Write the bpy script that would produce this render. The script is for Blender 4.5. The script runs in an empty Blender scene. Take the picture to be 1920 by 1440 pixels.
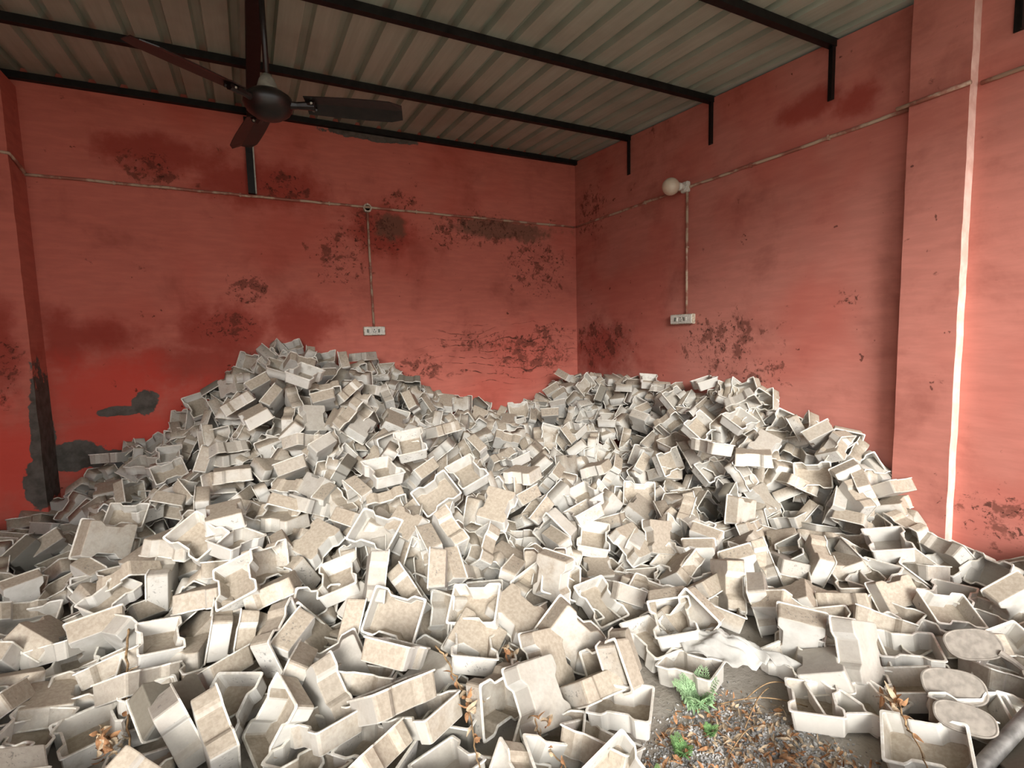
import bpy, bmesh, math, random
from mathutils import Vector, Matrix, Quaternion
import numpy as np
sc = bpy.context.scene
COL = sc.collection

# ------------------------------------------------------------------ camera
CAMR = [[0.8902004809679208, -0.45487186261307, -0.025193099995809366],
        [-0.06501137176528335, -0.07210616991878974, -0.9952759525884461],
        [0.4509064484188251, 0.8876329696797878, -0.09376079090836643]]
cam = bpy.data.cameras.new('camera')
cam.sensor_width = 36.0
cam.lens = 955.0 / 1920.0 * 36.0
cam.clip_start = 0.02
cam_o = bpy.data.objects.new('camera', cam)
COL.objects.link(cam_o)
rx, dn, fw = [Vector(r) for r in CAMR]
m = Matrix((rx, -dn, -fw)).transposed().to_4x4()
m.translation = Vector((0, 0, 1.34))
cam_o.matrix_world = m
sc.camera = cam_o

# ------------------------------------------------------------------ light
world = bpy.data.worlds.new('overcast_sky')
sc.world = world
world.use_nodes = True
bg = world.node_tree.nodes['Background']
bg.inputs[0].default_value = (0.985, 0.99, 1.0, 1)
bg.inputs[1].default_value = 5.2
sun = bpy.data.lights.new('hazy_sun', 'SUN')
sun.energy = 5.6
sun.angle = math.radians(22)
sun.color = (1.0, .98, .945)
sun_o = bpy.data.objects.new('hazy_sun', sun)
COL.objects.link(sun_o)
_el, _az = math.radians(20), math.radians(23)
sun_o.rotation_euler = Vector((math.sin(_az) * math.cos(_el), math.cos(_az) * math.cos(_el), -math.sin(_el))).to_track_quat('-Z', 'Y').to_euler()
sc.view_settings.view_transform = 'Standard'
sc.view_settings.look = 'None'
sc.view_settings.exposure = 0.0
sc.view_settings.gamma = 1.0
sc.view_settings.use_curve_mapping = False

# ------------------------------------------------------------------ helpers
XR, YB = 3.5733, 5.2372          # right wall, back wall
XL = -2.3                        # left wall
YF = -1.40                       # front edge of the roof
def roofz(y): return 3.137 + 0.0486 * y

def link(name, me, mat=None, parent=None, **props):
    o = bpy.data.objects.new(name, me)
    COL.objects.link(o)
    if mat is not None:
        if not isinstance(mat, (list, tuple)): mat = [mat]
        if len(me.materials) == 0:
            for mm in mat: me.materials.append(mm)
    if parent is not None: o.parent = parent
    for k, v in props.items(): o[k] = v
    return o
def tag(o, label, cat, group=None):
    o['label'] = label; o['category'] = cat
    if group: o['group'] = group
    return o
def empty(name, loc=(0, 0, 0)):
    o = bpy.data.objects.new(name, None)
    COL.objects.link(o); o.location = loc; o.empty_display_size = .05
    return o
def mesh(name, v, f, smooth=False):
    me = bpy.data.meshes.new(name)
    me.from_pydata([tuple(map(float, p)) for p in v], [], f)
    me.update()
    if smooth: me.polygons.foreach_set('use_smooth', [True] * len(me.polygons))
    return me
class MB:
    def __init__(s): s.v = []; s.f = []
    def add(s, v, f):
        b = len(s.v); s.v += [tuple(p) for p in v]; s.f += [tuple(b + i for i in q) for q in f]
        return s
    def box(s, lo, hi, bev=0.0):
        if bev <= 0:
            x0, y0, z0 = lo; x1, y1, z1 = hi
            return s.add([(x0,y0,z0),(x1,y0,z0),(x1,y1,z0),(x0,y1,z0),(x0,y0,z1),(x1,y0,z1),(x1,y1,z1),(x0,y1,z1)],
                         [(0,3,2,1),(4,5,6,7),(0,1,5,4),(1,2,6,5),(2,3,7,6),(3,0,4,7)])
        bm = bmesh.new(); bmesh.ops.create_cube(bm, size=1)
        for v in bm.verts:
            v.co = Vector([(lo[i] + hi[i]) / 2 + v.co[i] * (hi[i] - lo[i]) for i in range(3)])
        bmesh.ops.bevel(bm, geom=list(bm.edges), offset=bev, segments=2, affect='EDGES')
        bm.verts.index_update()
        s.add([v.co[:] for v in bm.verts], [[v.index for v in f.verts] for f in bm.faces]); bm.free()
        return s
    def tube(s, pts, rad, n=8, cap=True):
        pts = [Vector(p) for p in pts]
        if not isinstance(rad, (list, tuple)): rad = [rad] * len(pts)
        b = len(s.v); up = Vector((0.13, 0.21, 0.97))
        for i, p in enumerate(pts):
            t = (pts[min(i + 1, len(pts) - 1)] - pts[max(i - 1, 0)]).normalized()
            a = t.cross(up)
            if a.length < 1e-3: a = t.cross(Vector((1, 0, 0)))
            a.normalize(); c = t.cross(a)
            for k in range(n):
                q = 2 * math.pi * k / n
                s.v.append(tuple(p + (a * math.cos(q) + c * math.sin(q)) * rad[i]))
        for i in range(len(pts) - 1):
            for k in range(n):
                k2 = (k + 1) % n
                s.f.append((b + i*n + k, b + i*n + k2, b + (i+1)*n + k2, b + (i+1)*n + k))
        if cap:
            s.f.append(tuple(b + k for k in range(n))[::-1])
            s.f.append(tuple(b + (len(pts)-1)*n + k for k in range(n)))
        return s
    def lathe(s, prof, n=24, M=None):
        b = len(s.v); M = M or Matrix.Identity(4)
        for r, z in prof:
            for k in range(n):
                q = 2 * math.pi * k / n
                s.v.append(tuple(M @ Vector((r * math.cos(q), r * math.sin(q), z))))
        for i in range(len(prof) - 1):
            for k in range(n):
                k2 = (k + 1) % n
                s.f.append((b + i*n + k, b + i*n + k2, b + (i+1)*n + k2, b + (i+1)*n + k))
        s.f.append(tuple(b + k for k in range(n))[::-1])
        s.f.append(tuple(b + (len(prof)-1)*n + k for k in range(n)))
        return s
    def obj(s, name, mat, parent=None, smooth=False, **p):
        return link(name, mesh(name, s.v, s.f, smooth), mat, parent, **p)

# node helper
class NT:
    def __init__(s, name):
        s.m = bpy.data.materials.new(name); s.m.use_nodes = True
        s.t = s.m.node_tree; s.n = s.t.nodes; s.b = s.n['Principled BSDF']
    def put(s, sock, val):
        if hasattr(val, 'is_linked'): s.t.links.new(val, sock)
        elif isinstance(val, (tuple, list)) and len(val) == 3 and sock.type == 'RGBA': sock.default_value = (*val, 1)
        else: sock.default_value = val
    def math(s, op, a, b=0.0, c=0.0, clamp=False):
        n = s.n.new('ShaderNodeMath'); n.operation = op; n.use_clamp = clamp
        for i, x in enumerate((a, b, c)): s.put(n.inputs[i], x)
        return n.outputs[0]
    def vmath(s, op, a, b):
        n = s.n.new('ShaderNodeVectorMath'); n.operation = op
        s.put(n.inputs[0], a); s.put(n.inputs[1], b)
        return n.outputs[0]
    def pos(s): return s.n.new('ShaderNodeNewGeometry').outputs['Position']
    def sep(s, v):
        n = s.n.new('ShaderNodeSeparateXYZ'); s.put(n.inputs[0], v); return n.outputs
    def noise(s, vec, scale, detail=4, rough=.55, dist=0.0, col=False):
        n = s.n.new('ShaderNodeTexNoise'); s.put(n.inputs['Vector'], vec)
        n.inputs['Scale'].default_value = scale; n.inputs['Detail'].default_value = detail
        n.inputs['Roughness'].default_value = rough; n.inputs['Distortion'].default_value = dist
        return n.outputs['Color' if col else 'Fac']
    def ramp(s, f, lo, hi, a=0.0, b=1.0):
        n = s.n.new('ShaderNodeMapRange'); n.interpolation_type = 'SMOOTHSTEP'
        s.put(n.inputs[0], f); n.inputs[1].default_value = lo; n.inputs[2].default_value = hi
        n.inputs[3].default_value = a; n.inputs[4].default_value = b
        return n.outputs[0]
    def mix(s, f, a, b, mode='MIX'):
        n = s.n.new('ShaderNodeMix'); n.data_type = 'RGBA'; n.blend_type = mode
        s.put(n.inputs[0], f); s.put(n.inputs[6], a); s.put(n.inputs[7], b)
        return n.outputs[2]
    def bump(s, h, st=.3, dist=.01):
        n = s.n.new('ShaderNodeBump'); n.inputs['Strength'].default_value = st
        n.inputs['Distance'].default_value = dist; s.put(n.inputs['Height'], h)
        s.t.links.new(n.outputs[0], s.b.inputs['Normal'])
    def out(s, col, rough=.7, spec=.3, metal=0.0):
        s.put(s.b.inputs['Base Color'], col); s.put(s.b.inputs['Roughness'], rough)
        s.b.inputs['Specular IOR Level'].default_value = spec; s.b.inputs['Metallic'].default_value = metal
        return s.m

def simple(name, col, rough=.6, spec=.3, metal=0, var=.15, scale=25):
    t = NT(name); p = t.n.new('ShaderNodeTexCoord').outputs['Object']
    f = t.noise(p, scale, 4)
    d = tuple(c * (1 - var * 2) for c in col)
    return t.out(t.mix(t.ramp(f, .3, .7), d, tuple(min(1, c * (1 + var)) for c in col)), rough, spec, metal)

# ------------------------------------------------------------------ wall material
def wall_mat(name, axis, damp, mould, grey, brown, reds=None, pink=(.53, .16, .12), red=(.42, .050, .032), scr=None, cracks=0.0):
    t = NT(name); P = t.pos(); xyz = t.sep(P)
    a = xyz[axis]; z = xyz[2]
    wn = t.noise(P, 3.2, 5, .6); wf = t.noise(P, 14, 5, .6)
    def blobs(lst, jag, soft, fine=0.0):
        acc = None
        for (cx, cz, rx_, rz_) in lst:
            dx = t.math('DIVIDE', t.math('SUBTRACT', a, cx), rx_)
            dz = t.math('DIVIDE', t.math('SUBTRACT', z, cz), rz_)
            d = t.math('SQRT', t.math('ADD', t.math('MULTIPLY', dx, dx), t.math('MULTIPLY', dz, dz)))
            e = t.math('SUBTRACT', 1.0, d)
            acc = e if acc is None else t.math('MAXIMUM', acc, e)
        e = t.math('ADD', acc, t.math('MULTIPLY', t.math('SUBTRACT', wn, .5), jag))
        if fine: e = t.math('ADD', e, t.math('MULTIPLY', t.math('SUBTRACT', wf, .5), fine))
        return t.ramp(e, -soft, soft)
    big = t.noise(P, .9, 3, .5)
    # streaky limewash: stretched noise
    sv = t.vmath('MULTIPLY', P, (2.5, 2.5, 14))
    st = t.noise(sv, 1.6, 5, .6)
    col = t.mix(t.ramp(st, .35, .7), tuple(c * .93 for c in pink), tuple(min(1, c * 1.06) for c in pink))
    col = t.mix(t.math('MULTIPLY', t.ramp(big, .5, .68), .35), col, red)
    grime = t.noise(P, 2.1, 6, .65, .3)
    col = t.mix(t.math('MULTIPLY', t.ramp(grime, .48, .75), .38), col, (.16, .035, .024))
    if damp:
        col = t.mix(t.math('MULTIPLY', blobs(damp, 2.2, .55, .8), .72), col, tuple(c * .62 for c in red))
    if reds:
        col = t.mix(t.math('MULTIPLY', blobs(reds, 1.6, .6, .6), .8), col, (.62, .072, .05))
    if brown:
        col = t.mix(t.math('MULTIPLY', blobs(brown, 1.6, .3, 1.6), .75), col, (.12, .075, .05))
    sp = t.noise(P, 30, 7, .7, .6)
    if mould:
        mm = blobs(mould, 1.6, .5)
        sb = t.noise(P, 8.5, 6, .68, .3)
        kb = t.ramp(t.math('ADD', sb, t.math('MULTIPLY', mm, .15)), .655, .74)
        col = t.mix(t.math('MULTIPLY', kb, .62), col, (.075, .028, .018))
        k = t.ramp(t.math('ADD', sp, t.math('MULTIPLY', mm, .14)), .68, .76)
        col = t.mix(t.math('MULTIPLY', k, .8), col, (.035, .018, .012))
    sp2 = t.noise(P, 11, 3, .5)
    col = t.mix(t.math('MULTIPLY', t.ramp(sp2, .735, .76), .75), col, (.06, .02, .014))
    hgt = t.math('ADD', t.math('MULTIPLY', wf, .4), t.math('MULTIPLY', st, .6))
    if scr:
        # scuffed arcs where heaps of trays scraped the wall
        w = t.n.new('ShaderNodeTexWave'); w.bands_direction = 'Z'; w.inputs['Scale'].default_value = 2.6
        w.inputs['Distortion'].default_value = 14; w.inputs['Detail'].default_value = 3; w.inputs['Detail Scale'].default_value = .8
        t.put(w.inputs['Vector'], t.vmath('MULTIPLY', P, (.7, .7, 1.3)))
        k = t.math('MULTIPLY', t.ramp(w.outputs['Fac'], .965, .995), blobs(scr, 1.2, .4))
        k = t.math('MULTIPLY', k, t.ramp(wf, .42, .55))
        col = t.mix(t.math('MULTIPLY', k, .85), col, (.05, .022, .016))
        hgt = t.math('SUBTRACT', hgt, k)
    if grey:
        g = blobs(grey, 1.5, .06, .9)
        gc = t.mix(t.ramp(wf, .3, .7), (.075, .068, .058), (.135, .12, .105))
        col = t.mix(g, col, gc)
        hgt = t.math('SUBTRACT', hgt, t.math('MULTIPLY', g, .9))
    t.bump(hgt, .22, .006)
    return t.out(col, .88, .12)

BD = [(-0.57,2.92,0.47,0.15),(0.22,2.77,0.51,0.19),(-1.12,1.43,0.32,0.13),(-0.17,1.45,0.39,0.24),(-0.39,1.13,0.42,0.19),(0.41,1.49,0.29,0.20),(-1.32,1.39,0.13,0.25),(1.16,2.43,0.32,0.21),(0.20,1.05,0.38,0.15)]
BM = [(-0.65,2.82,0.23,0.13),(0.35,2.76,0.28,0.14),(1.10,2.38,0.32,0.26),(0.84,2.16,0.26,0.30),(2.32,2.51,0.74,0.20),(1.94,2.43,0.25,0.17),(2.98,2.14,0.44,0.36),(-0.01,1.83,0.17,0.19),(-0.16,1.50,0.26,0.14),(1.59,1.03,0.24,0.14),(2.95,1.15,0.60,0.25),(2.40,1.29,0.55,0.12),(1.44,2.72,0.22,0.11),(3.25,1.39,0.31,0.10)]
BG = [(-0.83,0.86,0.10,0.11),(-0.98,0.80,0.18,0.04),(-1.33,0.46,0.21,0.11),(-1.50,0.63,0.06,0.25),(1.20,3.33,0.42,0.05),(-1.13,0.41,0.22,0.07)]
BB = [(2.58,2.52,0.66,0.11),(1.31,2.47,0.16,0.12)]
RD = [(2.34,2.88,0.22,0.09),(2.05,2.80,0.13,0.10),(4.73,1.13,0.46,0.30)]
RM = [(1.15,.30,.30,.16),(4.72,1.25,0.55,0.30),(3.08,1.20,0.59,0.27),(2.72,1.00,0.27,0.17),(4.90,2.72,0.29,0.29),(2.01,1.53,0.13,0.07)]
RG = []
M_back = wall_mat('pink_limewash_back', 0, BD, BM, BG, BB, reds=[(-1.08,.95,.5,.28),(-.94,.52,.55,.32),(-.35,.75,.45,.3)], scr=[(2.6, 1.15, .9, .35)])
M_right = wall_mat('pink_limewash_right', 1, RD, RM, None, None, pink=(.50, .19, .148))
M_pilL = wall_mat('pink_limewash_pillar', 0, [(-1.62, 1.35, .12, .3)], [(-1.62, 1.25, .14, .3)], [(-1.45, .70, .05, .45), (-1.48, .32, .09, .16)], None, reds=[(-1.7, .5, .4, .4)])
M_left = wall_mat('pink_limewash_left', 1, [(2, 1.2, 1, .6)], [(3, 1, 1, .5)], None, None)

# ------------------------------------------------------------------ structure
def struct_(name, mb, mat, parent=None):
    o = mb.obj(name, mat, parent)
    if parent is None: o['kind'] = 'structure'
    return o
t = NT('dusty_floor'); P = t.pos()
f1 = t.noise(P, 2.2, 5); f2 = t.noise(P, 45, 4, .7); f3 = t.noise(P, 9, 4)
c = t.mix(t.ramp(f1, .3, .7), (.30, .265, .22), (.40, .365, .31))
c = t.mix(t.math('MULTIPLY', t.ramp(f2, .55, .7), .5), c, (.13, .11, .09))
c = t.mix(t.math('MULTIPLY', t.ramp(f3, .55, .7), .35), c, (.5, .47, .42))
t.bump(f2, .5, .01)
M_floor = t.out(c, .95, .1)
fl = MB(); fl.box((-14, -16, -.2), (14, YB + .2, 0)); struct_('floor', fl, M_floor)

wb = MB(); wb.box((XL - .2, YB, 0), (XR + .2, YB + .2, roofz(YB) + .06)); struct_('wall_back', wb, M_back)
def sidewall(x0, x1, ya):
    b = MB(); yb = YB
    v = [(x, y, z) for x in (x0, x1) for (y, z) in ((ya, 0), (yb, 0), (yb, roofz(yb) - .012), (ya, roofz(ya) - .012))]
    return b.add(v, [(0,1,2,3), (7,6,5,4), (0,4,5,1), (1,5,6,2), (2,6,7,3), (3,7,4,0)])
struct_('wall_right', sidewall(XR, XR + .2, -1.3), M_right)
struct_('wall_left', sidewall(XL - .2, XL, -.5), M_left)
wo = MB(); wo.box((-13, -9.3, 0), (13, -9, 2.5)); struct_('wall_low_sky_block', wo, simple('low_sky_block_plaster', (.30, .27, .23), .9, .1, 0, .15, 2))  # unseen wall added behind the camera to block low sky light
# pilasters, slightly uneven plaster arrises
def pilaster(name, x0, x1, y0, y1, ztop, mat, jit=.006, seed=1):
    rnd = random.Random(seed); b = MB(); n = 40
    for i in range(n + 1):
        z = ztop * i / n
        j = [rnd.uniform(-jit, jit) for _ in range(4)]
        b.v += [(x0 + j[0], y0 + j[1], z), (x1, y0 + j[1], z), (x1, y1, z), (x0 + j[0], y1 + j[2], z)]
    for i in range(n):
        for k in range(4):
            k2 = (k + 1) % 4
            b.f.append((i*4 + k, i*4 + k2, i*4 + 4 + k2, i*4 + 4 + k))
    b.f += [(3, 2, 1, 0), tuple(n*4 + k for k in range(4))]
    return struct_(name, b, mat)
p1 = pilaster('trim_1', XR - .08, XR + .01, 1.41, 1.695, roofz(1.5) - .02, M_right, .0016, 3)
t = NT('pale_side_face'); P = t.pos(); f = t.noise(P, 12, 4)
M_pale_side = t.out(t.mix(t.ramp(f, .3, .7), (.66, .40, .33), (.80, .56, .48)), .9, .1)
p1.data.materials.append(M_pale_side)
for pg in p1.data.polygons:
    if pg.normal.y < -.8: pg.material_index = 1  # side face towards the open front gets a paler pink
b = None; pilaster('trim_2', XL - .01, -1.445, YB - .30, YB + .01, roofz(5.05) - .09, M_pilL, .007, 5)

# ceiling: ribbed metal sheets
t = NT('roof_sheet_metal'); P = t.pos()
st = t.noise(t.vmath('MULTIPLY', P, (30, 1.4, 1)), 1.0, 5, .65)
big = t.noise(P, 1.3, 4)
c = t.mix(t.ramp(st, .25, .8), (.37, .43, .35), (.45, .53, .44))
c = t.mix(t.math('MULTIPLY', t.ramp(big, .45, .7), .5), c, (.24, .255, .20))
M_roof = t.out(c, .5, .45, .25)
ceil = empty('ceiling'); ceil['kind'] = 'structure'
RIB = .203; X0 = .849 - RIB * 16
y0, y1 = YF - .15, YB
for s in range(7):
    b = MB(); prof = []
    for k in range(5):
        xr = X0 + (s * 5 + k) * RIB
        prof += [(xr - .033, 0), (xr - .020, .042), (xr + .020, .042), (xr + .033, 0)]
        for q in (.35, .65): prof.append((xr + RIB * q, 0.0)); 
    prof.append((X0 + (s + 1) * 5 * RIB - .033, 0))
    dz = .001 * (s % 2)
    n = len(prof)
    for y in (y0, y1):
        for th in (0, .0012):
            for x, z in prof: b.v.append((x, y, roofz(y) + z + th + dz))
    for i in range(n - 1):
        b.f.append((i, i + 1, 2*n + i + 1, 2*n + i)); b.f.append((n + i + 1, n + i, 3*n + i, 3*n + i + 1))
    b.obj('roof_sheet', M_roof, ceil)

# ------------------------------------------------------------------ steel
M_black = simple('black_painted_steel', (.006, .0055, .005), .5, .3, 0, .3)
M_fan = simple('dark_brown_fan_enamel', (.010, .006, .005), .38, .4, 0, .3)
M_edge = simple('light_steel_and_lit_edge', (.42, .42, .36), .45, .4, .2)  # light steel of the screws, also the post edge's painted-in brightness
M_cream = simple('dirty_cream_plastic', (.50, .43, .33), .5, .35, 0, .25, 60)
M_white = simple('off_white_plastic', (.66, .65, .58), .4, .4, 0, .1, 60)
M_hole = simple('black_cavity', (.006, .006, .006), .9, .1, 0, 0)
M_globe = simple('opal_globe_glass', (.62, .53, .40), .25, .5, 0, .08, 8)
t = NT('conduit_paint'); P = t.pos(); f = t.noise(P, 7, 4, .6)
M_cond = t.out(t.mix(t.ramp(f, .42, .55), (.30, .12, .085), (.47, .36, .26)), .55, .35)

PY = [(YB - .028, 'black steel purlin running along the top of the back wall', False),
      (4.251, 'black steel purlin nearest the back wall with a hanging bracket', True),
      (3.200, 'second black roof purlin out from the back wall', True),
      (2.195, 'third black roof purlin, ending above the right wall stain', True),
      (1.250, 'black roof purlin passing over the right pilaster', True),
      (.28, 'black roof purlin above the camera', False), (-1.3, 'black roof purlin along the open front edge', False)]
for y, lab, br in PY:
    r = empty('roof_purlin', (0, y, roofz(y)))
    tag(r, lab, 'roof beam', 'roof purlins')
    b = MB(); b.box((XL - .05, -.024, -.052), (XR + .05, .024, -.002)); b.obj('beam', M_black, r)
    if br:
        b = MB(); b.box((XR - .036, -.019, -.385), (XR - .003, -.012, -.05)); b.box((XR - .012, -.014, -.385), (XR - .003, .022, -.05))
        b.obj('bracket', M_black, r)
r = empty('roof_rafter', (.135, YB, roofz(YB)))
tag(r, 'black steel rafter running from the back wall over the ceiling fan', 'roof beam')
b = MB()
v = []
for y in (YF - .1, YB):
    for x in (-.042, .042):
        for z in (-.053, -.14): v.append((x, y - YB, roofz(y) - roofz(YB) + z))
b.add(v, [(0,1,3,2), (4,6,7,5), (0,4,5,1), (2,3,7,6), (0,2,6,4), (1,5,7,3)]); b.obj('beam', M_black, r)
b = MB(); b.box((-.068, -.05, -.73), (-.012, -.004, -.08)); b.obj('wall_post', M_black, r)
b = MB(); b.box((-.012, -.052, -.73), (-.001, -.006, -.30)); b.obj('flange', M_edge, r, label='edge of the post coloured pale as if sunlit')  # sunlit brightness of the post edge put into a pale grey flange

# ------------------------------------------------------------------ ceiling fan
FX, FY, FZ = .147, 2.76, 2.47
fan = empty('ceiling_fan', (FX, FY, FZ))
tag(fan, 'dark brown three-blade ceiling fan hanging below the rafter', 'fan')
b = MB(); b.lathe([(.02, -.075), (.06, -.07), (.095, -.045), (.11, -.01), (.105, .02), (.07, .045), (.03, .05)], 28); b.obj('motor_housing', M_fan, fan, True)
b = MB(); b.lathe([(.05, .046), (.048, .06), (.035, .10), (.018, .125)], 20); b.obj('lower_canopy', simple('grey_canopy', (.16, .15, .12), .5), fan, True)
top = roofz(FY) - .13 - FZ
b = MB(); b.tube([(0, 0, .05), (0, 0, top - .02)], .013, 10); b.obj('down_rod', M_fan, fan, True)
b = MB(); b.lathe([(.02, top - .13), (.045, top - .11), (.055, top - .03), (.05, top)], 20); b.obj('upper_canopy', M_fan, fan, True)
for k in range(3):
    th = math.radians(-138 + 120 * k)
    R2 = Matrix.Rotation(th, 4, 'Z') @ Matrix.Rotation(math.radians(-14), 4, 'X')
    b = MB(); n = 9
    for i in range(n):
        u = i / (n - 1); x = .17 + .45 * u; w = .062 + .012 * math.sin(u * 2.4) - (.02 if i == n - 1 else 0)
        for zz in (-.002, .002):
            for y, cz in ((-w, -.008), (0, .004), (w, -.008)): b.v.append(tuple(R2 @ Vector((x, y, cz + zz - .02 * u))))
    for i in range(n - 1):
        o1, o2 = i * 6, i * 6 + 6
        for j in (0, 1):
            b.f.append((o1 + j, o2 + j, o2 + j + 1, o1 + j + 1)); b.f.append((o1 + 3 + j, o1 + 4 + j, o2 + 4 + j, o2 + 3 + j))
        b.f.append((o1, o1 + 3, o2 + 3, o2)); b.f.append((o1 + 2, o2 + 2, o2 + 5, o1 + 5))
    b.f.append((0, 1, 2, 5, 4, 3)); e = (n - 1) * 6; b.f.append((e, e + 3, e + 4, e + 5, e + 2, e + 1))
    bl = b.obj('blade', M_fan, fan)
    b = MB()
    pts = [R2 @ Vector(p) for p in ((.09, 0, -.012), (.13, 0, -.012), (.21, 0, -.01))]
    b.tube(pts, [.02, .016, .022], 8)
    for yy in (-.025, .025): b.tube([R2 @ Vector((.15, 0, -.008)), R2 @ Vector((.215, yy, -.014))], .009, 6)
    ir = b.obj('blade_iron', M_fan, bl)
    for yy in (-.025, .025):
        b = MB(); b.lathe([(.007, 0), (.007, .006), (.003, .008)], 8, R2 @ Matrix.Translation((.20, yy, -.012)) @ Matrix.Rotation(math.pi, 4, 'X'))
        b.obj('screw', M_edge, bl)

# ------------------------------------------------------------------ conduits and fittings
def conduit(pts, label, clips=()):
    b = MB(); b.tube(pts, .0115, 10)
    o = b.obj('conduit_pipe', M_cond, None, True); tag(o, label, 'conduit', 'wall conduits')
    for c, ax in clips:
        b = MB(); d = (.008, .014, .016) if ax == 0 else ((.014, .008, .016) if ax == 1 else (.016, .016, .008))
        b.box([c[i] - d[i] for i in range(3)], [c[i] + d[i] for i in range(3)], .003); b.obj('saddle_clip', M_cond, o)
    return o
yw = YB - .012; xw = XR - .012; rnd = random.Random(4)
pts = []
for i in range(41):
    x = -1.445 + (XR + 1.445 - .03) * i / 40
    pts.append((x, yw - .002 + rnd.uniform(-.0015, .0015), 2.655 - .034 * i / 40 + rnd.uniform(-.003, .003)))
conduit(pts, 'flaking horizontal conduit across the back wall', [((x, yw, 2.655 - .034 * (x + 1.445) / 5.0), 0) for x in (-.9, .0, .75, 1.6, 2.5, 3.2)])
pts = [(-1.46, yw, 2.655), (-1.434, YB - .06, 2.66), (-1.432, YB - .20, 2.69), (-1.434, YB - .308, 2.715), (-1.60, YB - .315, 2.73), (-2.25, YB - .315, 2.74)]
conduit(pts, 'short conduit bending round the left pilaster')
pts = [(xw, YB - .03 - (YB - .03 - 1.71) * i / 30, 2.62 + rnd.uniform(-.003, .003)) for i in range(31)]
conduit(pts, 'dark conduit along the right wall from corner to pilaster', [((xw, y, 2.62), 1) for y in (4.6, 4.0, 2.8, 2.2)])
xp = XR - .085 - .012
conduit([(xp, 1.75, 2.612), (xp, 1.40, 2.615)], 'short pale conduit crossing the face of the right pilaster')
conduit([(xw, 1.39, 2.622), (xw, .7, 2.63), (xw, -.15, 2.63)], 'conduit on the right wall in front of the pilaster')
conduit([(1.104, yw, 2.60), (1.106, yw, 2.1), (1.112, yw, 1.468)], 'vertical conduit dropping from junction box to back wall switchboard', [((1.106, yw, 2.05), 2)])
conduit([(xw, 3.455, 2.59), (xw, 3.455, 2.0), (xw, 3.452, 1.50)], 'vertical conduit dropping from globe lamp to right wall switchboard', [((xw, 3.455, 2.1), 2)])
# junction box with its cover missing
j = empty('junction_box', (1.104, YB, 2.628)); tag(j, 'round open junction box on the back wall conduit', 'junction box')
Mx = Matrix.Rotation(math.pi / 2, 4, 'X')
b = MB()
ring = [(.026, .0), (.041, .0), (.041, .036), (.027, .036)]
n = 24
for r_, z_ in ring:
    for k in range(n): b.v.append(tuple(Mx @ Vector((r_ * math.cos(2*math.pi*k/n), r_ * math.sin(2*math.pi*k/n), z_))))
for i in range(4):
    for k in range(n): b.f.append((i*n + k, i*n + (k+1) % n, ((i+1) % 4)*n + (k+1) % n, ((i+1) % 4)*n + k))
b.obj('cup', M_cream, j, False)
b = MB(); b.lathe([(.026, .001), (.026, .006)], 20, Mx); b.obj('cavity', M_hole, j)
for k in (-.6, .6, 3.14):
    b = MB(); b.lathe([(.007, .03), (.007, .04)], 10, Matrix.Translation((.036 * math.sin(k), 0, -.036 * math.cos(k))) @ Mx); b.obj('screw_lug', M_white, j)

def switchboard(name, M, w, h, label):
    r = empty(name); r.matrix_world = M
    tag(r, label, 'switchboard', 'wall switchboards')
    b = MB(); b.box((-w/2, -.042, -h/2), (w/2, -.002, h/2), .004); b.obj('back_box', M_cream, r)
    b = MB(); b.box((-w/2 + .006, -.047, -h/2 + .006), (w/2 - .006, -.040, h/2 - .006), .002); b.obj('face_plate', M_white, r)
    for x in (-.068, -.046, .062, .042):
        b = MB(); sg = 1 if x < 0 else -1
        b.add([(x-.008,-.047,-.017),(x+.008,-.047,-.017),(x+.008,-.047,.017),(x-.008,-.047,.017),
               (x-.008,-.049-.006*(sg>0),-.017),(x+.008,-.049-.006*(sg>0),-.017),(x+.008,-.049-.006*(sg<0),.017),(x-.008,-.049-.006*(sg<0),.017)],
              [(0,3,2,1),(4,5,6,7),(0,1,5,4),(1,2,6,5),(2,3,7,6),(3,0,4,7)])
        b.obj('rocker_switch', simple('grey_rocker', (.18, .20, .17), .4) if x in (-.068, .042) else M_white, r)
    s = MB(); s.box((-.026, -.050, -.024), (.020, -.046, .026), .002); so = s.obj('socket', M_white, r)
    for (x, z, q) in ((-.003, .012, .0055), (-.014, -.006, .004), (.008, -.006, .004), (-.010, -.018, .004), (.004, -.018, .004)):
        b = MB(); b.lathe([(q, 0), (q, .0012)], 10, Matrix.Translation((x, -.050, z)) @ Mx); b.obj('pin_hole', M_hole, so)
switchboard('switchboard', Matrix.Translation((1.111, YB, 1.426)), .212, .086, 'off-white switchboard on the back wall below the junction box')
switchboard('switchboard', Matrix.Translation((XR, 3.49, 1.455)) @ Matrix.Rotation(-math.pi / 2, 4, 'Z'), .27, .09, 'dirty cream switchboard on the right wall below the globe lamp')
# globe lamp
g = empty('globe_lamp', (XR, 3.47, 2.625)); tag(g, 'round opal globe lamp on a white holder on the right wall', 'lamp')
b = MB(); b.box((-.045, -.045, -.045), (-.002, .035, .045), .006); b.obj('base_block', M_white, g)
b = MB(); b.lathe([(.026, .03), (.026, .07), (.034, .085), (.034, .10)], 18, Matrix.Rotation(-math.pi / 2, 4, 'Y') @ Matrix.Identity(4)); b.obj('holder', M_white, g, True)
bm = bmesh.new(); bmesh.ops.create_uvsphere(bm, u_segments=28, v_segments=16, radius=.076)
bmesh.ops.translate(bm, verts=bm.verts, vec=(-.165, .03, 0)); me = bpy.data.meshes.new('globe'); bm.to_mesh(me); bm.free()
me.polygons.foreach_set('use_smooth', [True] * len(me.polygons)); link('globe', me, M_globe, g)

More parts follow.
